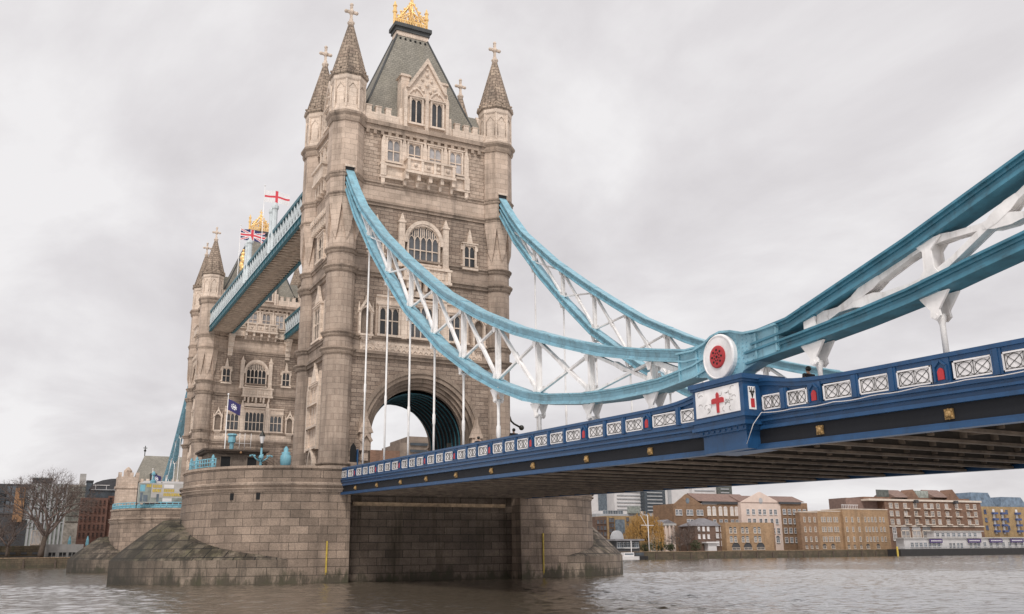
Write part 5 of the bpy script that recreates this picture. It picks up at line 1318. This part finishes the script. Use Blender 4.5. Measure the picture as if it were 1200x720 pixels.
def lin(a, b, n): return [a+(b-a)*i/(n-1) for i in range(n)]
M['wallglass'] = M['dglass']
# --- right bank
B = Bld('warehouse', 'brown brick warehouse with a gabled end and long tiled roof', 792, 872, 22)
B.block('wall', 'bk_brown', 792, 872, 591); B.gable('gable', 'bk_brown', 793, 826, 591, 808, 579); B.ridge('roof', 'tile', 822, 885, 588, 577.5)
B.part('gutter', 'darkclad', lambda m: m.box(B.s_(826), B.s_(872), -0.2, 0.4, B.z(850, 591), B.z(850, 588.2)))
B.windows([796, 800, 809, 813, 821, 825], [601], 1.2, 1.9); B.windows([834, 840, 847.5, 853.5, 861, 866.5], [600], 1.5, 2.6, 'offwhite', 'cream', True); B.windows([809, 813, 821, 825, 834, 840, 847.5, 853.5, 861, 866.5], [612], 1.2, 1.8)
B.part('oculus', 'dglass', lambda m: m.extr([(B.s_(809)+0.9*cos(i*pi/8), B.z(809, 587)+1.1*sin(i*pi/8)) for i in range(16)], 0.08, 0.14))
B = Bld('gabled_building', 'pale pink rendered building with a tall gable and small dark windows', 872, 919, 20)
B.block('wall', 'pink', 872, 919, 589); B.gable('gable', 'pink', 872, 919, 589, 895.5, 576.5); B.ridge('roof', 'tile', 872.5, 918.5, 589, 580)
for ys, xs_ in (([600], [880, 886.5, 894, 899.5, 907, 912.5]), ([611], [881, 887, 894.5, 900.5, 907.5, 913.5]), ([622], [909, 914.5])): B.windows(xs_, ys, 1.3, 1.9)
B.windows([913], [633.5], 1.6, 1.6, arched=True); B.part('oculus', 'offgrey', lambda m: m.extr([(B.s_(896)+1.0*cos(i*pi/8), B.z(896, 587)+1.2*sin(i*pi/8)) for i in range(16)], 0.09, 0.15))
B = Bld('brick_block', 'brown brick block with a dark eaves line right of the pink gable', 919, 951, 20)
B.block('wall', 'bk_brown', 919, 951, 589.5); B.ridge('roof', 'tile', 915, 948, 588.5, 580.5); B.windows([923, 929, 935, 941, 947], [600, 611, 622, 633], 1.3, 1.9)
B.part('eaves', 'darkclad', lambda m: m.box(B.s_(917), B.s_(943), 0.01, 0.5, B.z(930, 591), B.z(930, 588.4)))
for i, (a, b, yt, cols, mt, lb) in enumerate(((941, 962, 600.5, (946, 952, 958), 'bk_brown', 'narrow brown brick bay left of the paired window bays'), (962, 992, 599.5, (967, 970, 974, 977, 981.5, 984.5), 'bk_tan', 'tan brick riverside bay with paired white framed windows'), (992.2, 1013, 597, (995.5, 1002.5, 1010), 'bk_tan', 'tall tan brick bay with a railed roof terrace'), (1013.2, 1045.5, 597.5, (1018, 1022, 1026, 1030, 1035.5, 1039.5), 'bk_tan', 'wide tan brick bay beside the red brown apartment block'))):
    B = Bld('brick_bay', lb, a, b, 5+1.2*(i % 2), group='brick riverside bays')
    B.block('wall', mt, a, b, yt, 12 if i else 2.5); B.part('coping', 'cream', lambda m: m.box(B.s_(a)-0.05, B.s_(b)+0.05, -12.1 if i else -2.6, 0.15, B.z((a+b)/2, yt), B.z((a+b)/2, yt-0.9)))
    B.windows(cols, [609, 620.5, 632], 0.75, 1.8, 'dglass', 'cream'); B.windows(cols[::3] if len(cols) > 3 else cols, [641.5], 1.6 if len(cols) > 3 else 0.9, 0.9, 'darkclad', 'cream', True)
    if i == 2: B.part('terrace_rail', 'offwhite', lambda m: [m.box(B.s_(993+k*2), B.s_(993+k*2)+0.12, -0.5, -0.4, B.z(1002, 596.2), B.z(1002, 591.5)) for k in range(10)]+[m.box(B.s_(992.5), B.s_(1012.5), -0.5, -0.4, B.z(1002, 592), B.z(1002, 591.4))])
B = Bld('georgian_house', 'small sooty brick house with a hipped slate roof and white sash windows', 816, 852, 8, 'house')
B.block('wall', 'bk_house', 816, 852, 616.5, 10)
def hip(m):
    a, b = B.s_(814.5), B.s_(853.5); ze, zr = B.z(834, 616.5), B.z(834, 607)
    P = [(a, 0.4, ze), (b, 0.4, ze), (b, -10.4, ze), (a, -10.4, ze)]; r1, r2 = ((a+b)/2-1.5, -5, zr), ((a+b)/2+1.5, -5, zr)
    m.poly([P[0], P[1], r2, r1]); m.poly([P[1], P[2], r2]); m.poly([P[2], P[3], r1, r2]); m.poly([P[3], P[0], r1])
ro_ = B.part('roof', 'wslate', hip); B.part('chimney', 'bk_red', lambda m: m.box(B.s_(842), B.s_(846), -7, -5, B.z(842, 612), B.z(842, 605.5)), ro_)
B.windows([820.5, 826, 831.5], [620, 629], 0.8, 1.4, 'offwhite', 'offwhite'); B.windows([842, 847.5], [620, 628, 637], 1.0, 1.5, 'offgrey', 'offwhite')
B.part('porch', 'offwhite', lambda m: (m.box(B.s_(823), B.s_(838), 0.02, 3, B.z(830, 636.8), B.z(830, 635.2)), m.box(B.s_(826), B.s_(836), 0.02, 2.2, 2.6, B.z(830, 636.9))))
B = Bld('brick_offices', 'low orange brick offices with two rows of arched pairs of windows', 852.3, 911, 5)
B.block('wall', 'bk_tan', 852.3, 908, 612.5, 10); B.block('end_wall', 'bk_brown', 908.05, 911.5, 613, 10, -0.8)
B.windows([858, 863, 872, 877, 886.5, 891.5], [622.3, 632.8], 1.1, 1.5, 'dglass', 'cream', arched=True); B.windows([863, 877, 892], [643], 3.6, 0.7, 'darkclad', 'cream', True)
B = Bld('apartment_block', 'large red brown apartment block with two roof gables and white bands', 1043, 1157, 16)
B.block('wall', 'bk_red', 1043, 1157, 588); cz = lambda y: B.z(1100, y)
B.part('cornice', 'cream', lambda m: m.box(B.s_(1024), B.s_(1157.5), -14, 0.5, cz(588), cz(585.8))); B.part('band', 'cream', lambda m: m.box(B.s_(1045.5), B.s_(1157.2), 0.01, 0.35, cz(617.6), cz(616.2)))
B.block('penthouse', 'bk_red', 1024, 1150, 583, 14, -2.5, cz(585.8)); B.block('setback', 'tile', 1006, 1044, 583, 14, -4); 
for k, (a, b) in enumerate(((1057, 1086), (1104, 1133))):
    o_ = B.gable('roof_gable', 'bk_red', a+13, b, 586, (a+13+b)/2, 573.5, -6, 0.2); B.ridge('gable_roof', 'tile', a, b-10, 583, 573)
    B.part('hoist_canopy', 'darkclad', lambda m: m.box(B.s_(b-9), B.s_(b-5.5), 0.2, 1.6, cz(590), cz(586.5)))
for a, b in ((1041, 1056), (1086, 1103)): B.part('terrace_screen', 'gglass', lambda m: m.box(B.s_(a), B.s_(b), -3.1, -3.0, cz(583), cz(574.7)))
B.windows([1050, 1057, 1067, 1079, 1091, 1098.5, 1106, 1116, 1128, 1141, 1149.5], [593.3, 602.3, 611.7], 1.7, 1.9, 'glass_pale', 'cream')
for k, c in enumerate((1067.5, 1080, 1092, 1116, 1129, 1142)):
    for y in (596, 605, 614.3):
        B.part('balcony', 'cream', lambda m: m.box(B.s_(c-3.2), B.s_(c+3.2), 0.02, 1.0, cz(y+1.2), cz(y)))
B.windows([1051], [622, 630], 1.8, 2.2, 'glass_pale', 'offwhite'); B.windows([1064, 1077, 1089], [629], 4.6, 4.6, 'glass_pale', 'cream', True)
B = Bld('yellow_flats', 'yellow brick flats with blue balconies and blue glazed roof at the right edge', 1157, 1216, 22)
B.block('wall', 'bk_yel', 1157, 1216, 594); cz2 = lambda y: B.z(1185, y)
B.windows([1161, 1186.5], [600, 609.5, 618.5], 1.3, 1.6, 'dglass', 'bluepaint')
for c in (1171, 1181, 1198):
    for y in (599, 606, 613, 620): B.part('balcony', 'bluepaint', lambda m: m.box(B.s_(c-2.6), B.s_(c+2.6), 0.02, 1.3, cz2(y+4), cz2(y+1.6)))
    B.part('door_strip', 'offwhite', lambda m: m.box(B.s_(c-1.2), B.s_(c+1.2), 0.0, 0.1, cz2(626), cz2(597)))
for a, b, y in ((1148, 1178, 577.5), (1184, 1216, 582)):
    B.part('glazed_roof', 'bglass', lambda m: m.extr([(B.s_(a), cz2(593.9)), (B.s_(b), cz2(593.9)), (B.s_(b-7), cz2(y)), (B.s_(a+2), cz2(y))], -10, -1.5))
    B.part('roof_frame', 'offgrey', lambda m: [m.bar(B_pt(B, x, y+1+5*j), B_pt(B, x+8, y+1+5*j), 0.2, 0.2, Vector((0, 1, 0))) for x in lin(a+3, b-16, 3) for j in range(3)]) if False else None
# floating pier
B = Bld('pier_pavilion', 'long white pier building with purple signs floating on a black pontoon', 1061, 1216, -9, z0=0.0)
zz = lambda y: B.z(1130, y)
B.part('pontoon', 'hull', lambda m: m.box(B.s_(1052), B.s_(1216), -5, 1.5, -0.5, zz(643)))
B.part('wall', 'pontoon', lambda m: m.box(B.s_(1061), B.s_(1216), -4, 0, zz(643), zz(631))); B.part('roof', 'concrete', lambda m: m.box(B.s_(1059), B.s_(1216), -4.5, 0.6, zz(631), zz(630)))
B.part('upper_deck', 'pontoon', lambda m: m.box(B.s_(1098), B.s_(1154), -3.8, -0.3, zz(630), zz(623))); B.part('upper_roof', 'concrete', lambda m: m.box(B.s_(1097), B.s_(1156), -4.0, 0.2, zz(623), zz(622.2)))
B.windows([1070+5.2*i for i in range(7)]+[1148+7.3*i for i in range(8)], [638], 1.5, 1.5, 'dglass', 'pontoon'); B.windows([1115, 1119, 1124, 1128, 1139, 1144], [639.5], 1.3, 2.0, 'dglass', 'pontoon'); B.windows([1102+6.3*i for i in range(8)], [626.8], 1.6, 1.4, 'dglass', 'pontoon', d=-0.3)
for a, b in ((1089.5, 1104.5), (1134.5, 1150), (1160, 1175), (1184.5, 1200)):
    so2 = B.part('sign', 'purple', lambda m: m.box(B.s_(a), B.s_(b), 0.62, 0.75, zz(636.2), zz(631.6)))
    B.part('sign_stripe', 'offwhite', lambda m: [m.box(B.s_(a+1.6+i*1.25), B.s_(a+2.4+i*1.25), 0.752, 0.77, zz(634.5), zz(633.2)) for i in range(10)], so2)
B.part('railing', 'offgrey', lambda m: [m.box(B.s_(1053+i*3), B.s_(1053+i*3)+0.1, 1.2, 1.3, zz(643), zz(640.5)) for i in range(54)]+[m.box(B.s_(1052), B.s_(1216), 1.2, 1.3, zz(640.8), zz(640.4))])
p = at(1052, -11); m = MB(); m.lathe([(0.35, -2), (0.35, 3.4), (0.2, 3.6)], p.x, p.y, 10); tag(m.build('mooring_post', 'yellow'), 'yellow mooring post at the left end of the black pontoon', 'post')
# left part of the right bank
B = Bld('white_pavilion', 'cream pavilion with columns left of the brown warehouse', 777, 792.5, 14)
B.block('wall', 'cream', 777, 792.5, 615.5, 8); B.part('entablature', 'concrete', lambda m: m.box(B.s_(775), B.s_(793), -8, 0.8, B.z(784, 616), B.z(784, 613.8)))
B.part('roof', 'wslate', lambda m: m.extr([(B.s_(775), B.z(784, 613.8)), (B.s_(793), B.z(784, 613.8)), (B.s_(784), B.z(784, 609))], -8, 0.6))
for c in (780.5, 785, 789.5): B.part('column', 'pink', lambda m: m.box(B.s_(c)-0.35, B.s_(c)+0.35, 0.02, 0.7, 2.6, B.z(784, 616)))
B.windows([787.3], [634], 1.2, 4.0, 'dglass', 'cream')
B = Bld('orange_flats', 'orange brick flats with a dark glazed stair bay behind the willow', 699, 783, 38)
B.block('wall', 'bk_yel', 712.5, 783, 605); B.block('dark_wing', 'bk_house', 699, 712.4, 606); B.part('glazed_bay', 'dglass', lambda m: m.box(B.s_(722), B.s_(733), 0.01, 0.3, 6, B.z(727, 609)))
B.windows([716.5, 719.5], [610, 616, 622, 628], 1.0, 1.4, 'dglass', 'bk_house'); B.windows([737, 776, 780], [609, 616], 1.0, 1.4, 'dglass', 'bk_house'); B.windows([702, 706, 710], [612, 619, 626], 1.0, 1.4, 'dglass', 'bk_house')
for nm, lb, px0, px1, yt, off, mt, extra in (
    ('office_tower', 'white office tower with a dark glass strip left of the others', 693, 722, 566, 260, 'offwhite', ('dglass', 703, 715.5)),
    ('office_tower', 'white office tower with grey floor bands behind the orange flats', 722.3, 758, 563, 250, 'offwhite', None),
    ('office_tower', 'dark glass office tower between two white ones', 758.2, 783, 560, 245, 'dglass', None),
    ('office_tower', 'pale concrete tower left of the warehouse gable', 783.2, 815, 562, 255, 'offwhite', ('offgrey', 786, 790)),
    ('office_tower', 'low pale office block above the warehouse roof', 815.3, 846, 570, 252, 'offwhite', None),
    ('office_tower', 'grey glass block peeking over the warehouse roof ridge', 846.3, 863, 568.5, 250, 'gglass', None)):
    B = Bld(nm, lb, px0, px1, off, group='office towers far behind the bank')
    B.block('wall', mt, px0, px1, yt, 30)
    if extra: B.part('glass_strip', extra[0], lambda m: m.box(B.s_(extra[1]), B.s_(extra[2]), 0.02, 0.6, 2.6, B.z(px0, yt+3)))
    def bands(m):
        y = yt+4
        while y < 606:
            a, b = B.s_(px0+(3 if not extra else 12)), B.s_(px1-4)
            if a < b: m.box(a, b, 0.02, 0.5, B.z(px0, y+1.3), B.z(px0, y))
            y += 4.2
    if 'glass strip' not in lb and 'pale concrete' not in lb: B.part('floor_bands', 'offgrey', bands)
B = Bld('terrace_block', 'low white stepped block with balconies in front of the office towers', 699, 776, 120)
B.block('wall', 'offwhite', 706, 756, 599, 14); B.block('lower_wall', 'offgrey', 699, 776, 602.5, 14, 0.6)
B.windows([711, 717, 723, 729, 750], [600.8], 2.6, 1.6, 'dglass', 'offgrey'); B.part('glazed_box', 'gglass', lambda m: m.box(B.s_(737), B.s_(750), 0.02, 2, B.z(740, 602), B.z(740, 593.5)))
# dock house, boats, masts
B = Bld('dock_house', 'dark low riverside pub with a flat overhanging roof', 716, 752, 1.5, z0=2.4)
B.block('wall', 'darkclad', 722, 750, 634, 8); B.part('roof', 'wslate', lambda m: m.box(B.s_(719), B.s_(753), -9, 1.5, B.z(735, 634), B.z(735, 632))); B.windows([726, 731, 736, 741, 746], [639], 1.6, 1.6, 'dglass', 'offgrey')
B.part('cowl', 'offgrey', lambda m: m.extr([(B.s_(729)+2.2*cos(i*pi/8), B.z(730, 632)+3*sin(i*pi/8)) for i in range(9)], -4, -2))
def boat(px, off, L, label, hull, cabin_):
    p = at(px, off); T = frame(-0.035, 0, p.x, p.y); R = thing('moored_boat', label, 'boat', (p.x, p.y, 0), 'boats moored by the bank')
    m = MB(T); n = 10
    st = [(-L/2+L*i/n, (1-(2*i/n-1)**4)**0.6*1.5+0.05) for i in range(n+1)]
    for (s0, w0), (s1, w1) in zip(st, st[1:]):
        for q in (-1, 1): m.poly([(s0, q*w0*0.6, -0.3), (s1, q*w1*0.6, -0.3), (s1, q*w1, 1.1), (s0, q*w0, 1.1)])
        m.poly([(s0, -w0, 1.1), (s1, -w1, 1.1), (s1, w1, 1.1), (s0, w0, 1.1)])
    m.build('hull', hull, R)
    c = MB(T); c.box(-L*0.25, L*0.2, -1, 1, 1.1, 2.4); co = c.build('cabin', cabin_, R)
    g = MB(T); g.box(-L*0.22, L*0.17, 1.01, 1.05, 1.6, 2.1); g.build('cabin_window', 'dglass', co)
boat(736, -4, 9, 'small white boat moored below the dark pub', 'offwhite', 'offwhite')
boat(748, -2.5, 8, 'dark boat moored at the foot of the willow', 'hull', 'darkclad')
for px, yt, lb, yard in ((761, 604, 'tall white flagstaff with a yard and gaff by the willow', True), (740, 634, 'thin white mast beside the white boat', False)):
    p = at(px, 0.5 if yard else -4); zt = zat(px, yt, 0.5); R = thing('mast', lb, 'mast', (p.x, p.y, 0.8 if not yard else 2.6))
    m = MB(); m.tube([(p.x, p.y, 0.8 if not yard else 2.6), (p.x, p.y, zt)], 0.2, 6, 0.12); m.build('pole', 'offwhite', R)
    m = MB(); zc = zat(px, 616, 0.5) if yard else zt*0.6
    m.tube([(p.x-3, p.y+0.1, zc+0.1), (p.x+2.4, p.y-0.1, zc)], 0.1, 5); 
    if yard: m.tube([(p.x, p.y, zc-1.2), (p.x-3, p.y, zc+3.4)], 0.09, 5)
    m.build('yard', 'offwhite', R)
B = Bld('hotel', 'big brown concrete hotel glimpsed through the tower arch', 430, 545, 18)
B.block('wall', 'cabin', 476, 545, 513, 20); B.block('lower_wing', 'cabin', 466, 476, 519, 20); B.block('lower_wall', 'bk_red', 430, 466, 528, 20)
B.part('window_band', 'dglass', lambda m: [m.box(B.s_(478), B.s_(545), 0.02, 0.5, B.z(500, y+3), B.z(500, y)) for y in (520, 528, 536)])
# --- left bank
B = Bld('dark_office', 'charcoal office block with an orange clad panel at the left edge', -18, 27, 34)
B.block('wall', 'darkclad', -18, 27, 567); B.part('orange_panel', 'orange', lambda m: m.box(B.s_(9), B.s_(21), 0.02, 0.8, B.z(15, 612), B.z(15, 572)))
B.windows([17], [578], 1.2, 3, 'darkclad', 'orange', d=0.8); B.windows([-8, -2, 4], [576, 585, 594], 2.4, 3.4, 'dglass', 'darkclad'); B.windows([24], [581, 591, 601], 1.6, 4, 'offgrey', 'darkclad')
B = Bld('glass_office', 'grey green glazed office behind the bare tree with a boxy plant room', 27, 71, 30)
B.block('wall', 'gglass', 27.2, 71, 567); B.part('mullions', 'offgrey', lambda m: [m.box(B.s_(28+i*4.6), B.s_(28+i*4.6)+0.5, 0.02, 0.3, 2.6, B.z(50, 567)) for i in range(10)]+[m.box(B.s_(27.5), B.s_(71), 0.02, 0.35, B.z(50, y+1), B.z(50, y)) for y in (576, 585, 594, 603, 612)])
B.block('plant_room', 'dglass', 27, 51, 559.5, 10, -3, B.z(50, 567)); B.part('plant_frame', 'offgrey', lambda m: m.box(B.s_(26.5), B.s_(52), -10.5, -2.6, B.z(40, 559.5), B.z(40, 558.5)))

B = Bld('stone_office', 'cream mottled facade right of the green glass office', 71, 93, 26)
B.block('wall', 'mottled', 71, 93, 568); B.windows(lin(73.5, 90.5, 6), [573, 580, 587, 594, 601, 608], 0.7, 1.3, 'gglass', 'mottled'); B.block('roof_stack', 'concrete', 84, 91.5, 554.5, 6, -2, B.z(88, 568))
B = Bld('glass_tower', 'slim teal glass stair tower beside the red brick block', 92.5, 100.5, 20)
B.block('wall', 'dglass', 92.5, 100.5, 564, 6); B.part('cap', 'darkclad', lambda m: m.box(B.s_(92), B.s_(101), -6.2, 0.3, B.z(96, 564.5), B.z(96, 563)))
B = Bld('red_brick_block', 'dark red brick block with rows of small windows behind the far pier', 88, 146, 13)
B.block('wall', 'bk_dred', 88, 120.5, 583.5, 16); B.block('side_wall', 'bk_dred', 120.6, 146, 581, 14, -1.4)
B.block('attic', 'dglass', 99, 146, 574, 12, -2.4, B.z(110, 583)); B.part('attic_roof', 'offgrey', lambda m: m.box(B.s_(99), B.s_(146), -13, -1.9, B.z(120, 574), B.z(120, 573.2)))
B.part('barrel_roof', 'darkclad', lambda m: m.extr([(B.s_(133)+8*cos(i*pi/10), B.z(133, 573)+3.2*sin(i*pi/10)) for i in range(11)], -12, -3))
B.windows([90.5, 95.5, 101, 106.5, 111.5, 116.5], [589, 598.5, 608, 617.5, 627], 0.42, 1.1, 'dark', 'bk_dred'); B.windows([124, 130, 136], [586], 0.7, 1.5, 'dark', 'bk_dred', d=-1.4)
B.part('roof_gantry', 'offwhite', lambda m: (m.box(B.s_(101), B.s_(121), -3, -2.8, B.z(110, 568.2), B.z(110, 567.5)), m.box(B.s_(104), B.s_(104.5), -3, -2.8, B.z(110, 574), B.z(110, 568)), m.box(B.s_(117), B.s_(117.5), -3, -2.8, B.z(110, 574), B.z(110, 568))))
B = Bld('quay_building', 'low grey quay building with dark square openings behind the bare tree', 52, 97, 4)
B.block('wall', 'quay', 52, 97, 638, 6); B.windows([61, 73.5, 84.5], [652.5], 1.7, 2.2, 'dark', 'quay')
B = Bld('stone_terrace', 'tan stone terrace with columns at the left edge', -15, 52, 8)
B.block('wall', 'cream', 34, 52, 623, 6); B.block('low_wall', 'wallbank', -15, 51.9, 640, 6, 0.8); B.part('openings', 'darkclad', lambda m: [m.box(B.s_(x), B.s_(x+6.5), 0.82, 1.0, B.z(20, 650), B.z(20, 647.5)) for x in (-12, 0, 12, 25, 38)])
B.windows([38, 43, 48], [630], 1.2, 3.4, 'offgrey', 'cream')
B.part('railing', 'darkclad', lambda m: [m.box(B.s_(-15+i*2.2), B.s_(-15+i*2.2)+0.08, 3.4, 3.5, 2.6, B.z(20, 652.5)) for i in range(31)]+[m.box(B.s_(-15), B.s_(52), 3.4, 3.5, B.z(20, 653), B.z(20, 652.4))])
for px in (80, 101):
    p = at(px, 7); zt = zat(px, 628, 7); R = thing('parasol', 'closed light blue parasol on the quay, %s' % ('left of the red brick corner' if px == 80 else 'in front of the red brick corner'), 'parasol', (p.x, p.y, 2.6), 'closed parasols on the quay')
    m = MB(); m.lathe([(0.08, zt-3.4), (0.5, zt-2.6), (0.4, zt-1.2), (0.1, zt-0.1)], p.x, p.y, 8); m.build('canopy', 'rail_blue', R)
    m = MB(); m.lathe([(0.06, 2.6), (0.06, zt)], p.x, p.y, 6); m.build('pole', 'offwhite', R)
# far gatehouse
def gatehouse():
    R = thing('gatehouse', 'far stone gatehouse with a battlemented turret and steep pale roof', 'gatehouse', (0, 178, 2.6))
    b = MB(); b.box(-13.4, 13.4, 172.0, 184, 2.6, 21.0); b.build('wall', 'ashlar', R)
    for x in (-12.2, 12.2):
        t = MB(); t.box(x-2.6, x+2.6, 170.6, 176, 2.6, 23.2); t.box(x-2.9, x+2.9, 170.3, 176.3, 20.2, 20.8)
        for k in range(4): t.box(x-2.6+k*1.45, x-2.6+k*1.45+0.85, 170.6, 171.2, 23.2, 24.3)
        t.lathe([(1.1, 23.2), (1.1, 25.0), (0.6, 25.6), (0.15, 26)], x, 174, 8)
        to = t.build('turret', 'ashlar', R)
    p = MB(); p.box(-9.4, 9.4, 171.4, 171.98, 21.0, 22.0)
    k = -9.2
    while k < 9: p.box(k, k+0.8, 171.4, 171.98, 22.0, 22.8); k += 1.5
    p.box(-9.5, 9.5, 171.2, 171.98, 20.2, 20.7); p.build('battlement', 'trim', R)
    r = MB(); ze, zr = 21.0, 29.6; x0, x1, y0, y1 = -10.8, 10.8, 172.6, 183.4
    r.poly([(x0, y0, ze), (x1, y0, ze), (x1-2.8, 178, zr), (x0+2.8, 178, zr)]); r.poly([(x0, y1, ze), (x1, y1, ze), (x1-2.8, 178, zr), (x0+2.8, 178, zr)])
    r.poly([(x0, y0, ze), (x0, y1, ze), (x0+2.8, 178, zr)]); r.poly([(x1, y0, ze), (x1, y1, ze), (x1-2.8, 178, zr)])
    ro = r.build('roof', 'slate', R)
    d = MB(); d.box(-6.6, -4.9, 172.7, 175, 22.2, 24.4); d.build('dormer', 'darkclad', ro)
    f = MB(); f.tube([(-8.0, 178, 29.5), (-8.0, 178, 32.3)], 0.12, 6); f.ball((-8, 178, 31.0), 0.35); f.box(-8.5, -7.5, 177.95, 178.05, 31.6, 31.8); f.build('finial', 'iron', ro)
    w = MB()
    for x in (-6, -2, 2, 6): w.box(x-0.6, x+0.6, 171.9, 171.99, 14, 17)
    w.build('windows', 'dglass', R)
gatehouse()

# ------------------------------------------------------------------ trees
def bare_tree(px, off, label, height, spread, lean=0.0, seed=1, group='bare winter trees on the far left bank', depth=7, mat='bark', trunk_r=0.75, fork=0.24):
    rnd = random.Random(seed); p = at(px, off); R = thing('bare_tree', label, 'tree', (p.x, p.y, 2.6), group)
    t = MB(); c = MB(); base = Vector((p.x, p.y, 2.5)); top_ = base+Vector((lean, 0, height*fork))
    t.tube([base, base+Vector((lean*0.3, 0, height*fork*0.3)), top_], trunk_r, 8, trunk_r*0.72)
    t.build('trunk', mat, R)
    def grow(q, d, L, r, k):
        e1 = q+d*L*0.5+Vector((rnd.uniform(-1, 1), rnd.uniform(-1, 1), rnd.uniform(-.5, 1)))*L*0.06
        e2 = q+d*L+Vector((rnd.uniform(-1, 1), rnd.uniform(-1, 1), rnd.uniform(-.4, 1)))*L*0.08
        c.tube([q, e1, e2], r, 5 if k > 3 else 3, r*0.68)
        if k <= 0: return
        for _ in range(2 if k > depth-1 else rnd.choice((2, 3, 3))):
            ax = Vector((rnd.uniform(-1, 1), rnd.uniform(-1, 1), rnd.uniform(-0.6, 0.6))).normalized(); a = rnd.uniform(0.3, 0.75)
            nd = (d*cos(a)+(ax-d*ax.dot(d)).normalized()*sin(a)); nd.z += 0.06; nd.normalize()
            grow(e1 if rnd.random() < 0.3 else e2, nd, L*rnd.uniform(0.66, 0.86), max(r*0.60, 0.022), k-1)
    for i in range(5):
        a = i*2*pi/5+rnd.uniform(-0.3, 0.3); d = Vector((cos(a)*spread, sin(a)*spread, 1)).normalized(); grow(top_-Vector((0, 0, 0.5)), d, height*0.22, trunk_r*0.55, depth-1)
    c.build('crown', 'twig', R); return R
bare_tree(47, 1.5, 'large spreading bare tree on the left bank', 25.0, 0.9, 0.8, 4, depth=8, trunk_r=0.8)
bare_tree(8, 3, 'smaller dense bare tree at the left edge', 14, 0.8, 0, 9, depth=6, trunk_r=0.4)
bare_tree(-12, 3, 'low bare tree cut by the left edge of the view', 13, 0.9, 0, 12, depth=6, trunk_r=0.4)
bare_tree(806, 4, 'brown bare tree in front of the gabled warehouse', 12.5, 0.8, 0, 21, 'bare trees on the right bank', 6, 'bark', 0.35, 0.2)
bare_tree(797, 3, 'small bushy bare tree left of the house with a hipped roof', 9, 0.8, 0, 23, 'bare trees on the right bank', 6, 'bark', 0.25, 0.2)
def willow():
    rnd = random.Random(5); p = at(757, 9); R = thing('willow_tree', 'golden orange weeping willow on the right bank', 'tree', (p.x, p.y, 2.6))
    t = MB(); t.tube([(p.x, p.y, 2.5), (p.x+0.3, p.y, 6)], 0.7, 8, 0.5)
    for i in range(7): a = i*0.9; t.tube([(p.x+0.3, p.y, 5.8), (p.x+3*cos(a), p.y+3*sin(a), 11), (p.x+5*cos(a), p.y+5*sin(a), 13.5)], 0.25, 5, 0.06)
    t.build('trunk', 'bark', R)
    c = MB()
    for i in range(620):
        a = rnd.uniform(0, 2*pi); r = 8.0*sqrt(rnd.random())*(1+0.15*sin(3*a)); z0 = 3.6+13.2*sqrt(max(0, 1-(r/8.9)**2))*rnd.uniform(0.72, 1.03)
        x, y = p.x+r*cos(a), p.y+r*sin(a); L = rnd.uniform(2.0, 6.5); n = int(L/0.32); bx, by = rnd.uniform(-.5, .5), rnd.uniform(-.5, .5)
        for k in range(n):
            z = z0-L*k/n
            if z < 3.2: break
            xx = x+bx*k/n+rnd.uniform(-.14, .14); yy = y+by*k/n+rnd.uniform(-.14, .14); q = rnd.uniform(0, pi); w = rnd.uniform(0.09, 0.2); h = rnd.uniform(0.25, 0.5)
            c.poly([(xx-w*cos(q), yy-w*sin(q), z), (xx+w*cos(q), yy+w*sin(q), z+0.05), (xx+w*0.4*cos(q), yy+w*0.4*sin(q), z-h)])
    c.build('crown', 'willow', R)
willow()
def shrub(px, off, r, h, label, seed):
    rnd = random.Random(seed); p = at(px, off); R = thing('evergreen_shrub', label, 'shrub', (p.x, p.y, 2.6), 'dark shrubs along the right bank')
    t = MB(); t.tube([(p.x, p.y, 2.5), (p.x, p.y, 2.6+h*0.6)], 0.15, 5); t.build('stem', 'bark', R); c = MB()
    for i in range(700):
        v = Vector((rnd.gauss(0, 1), rnd.gauss(0, 1), rnd.gauss(0, 1))).normalized()*rnd.random()**0.4
        q = Vector((p.x+v.x*r*(1+0.25*sin(v.z*7+seed)), p.y+v.y*r, 2.6+h*0.5+v.z*h*0.5)); s = rnd.uniform(0.15, 0.35)
        a = Vector((rnd.uniform(-1, 1), rnd.uniform(-1, 1), rnd.uniform(-1, 1)))*s; b = Vector((rnd.uniform(-1, 1), rnd.uniform(-1, 1), rnd.uniform(-1, 1)))*s
        c.poly([q-a, q+b, q+a])
    c.build('crown', 'leaf', R)
shrub(770, 5, 2.6, 4.4, 'dark evergreen shrub under the right side of the willow', 1)
shrub(776, 6, 2.0, 3.6, 'dark evergreen shrub in front of the cream pavilion', 2)
shrub(757, 4, 3.0, 3.2, 'low dark hedge shrub at the willow foot', 3)
shrub(786, 5, 1.6, 3.0, 'small dark shrub right of the cream pavilion columns', 4)
shrub(816, 4, 2.2, 4.0, 'dark shrub at the left corner of the sooty house', 6)
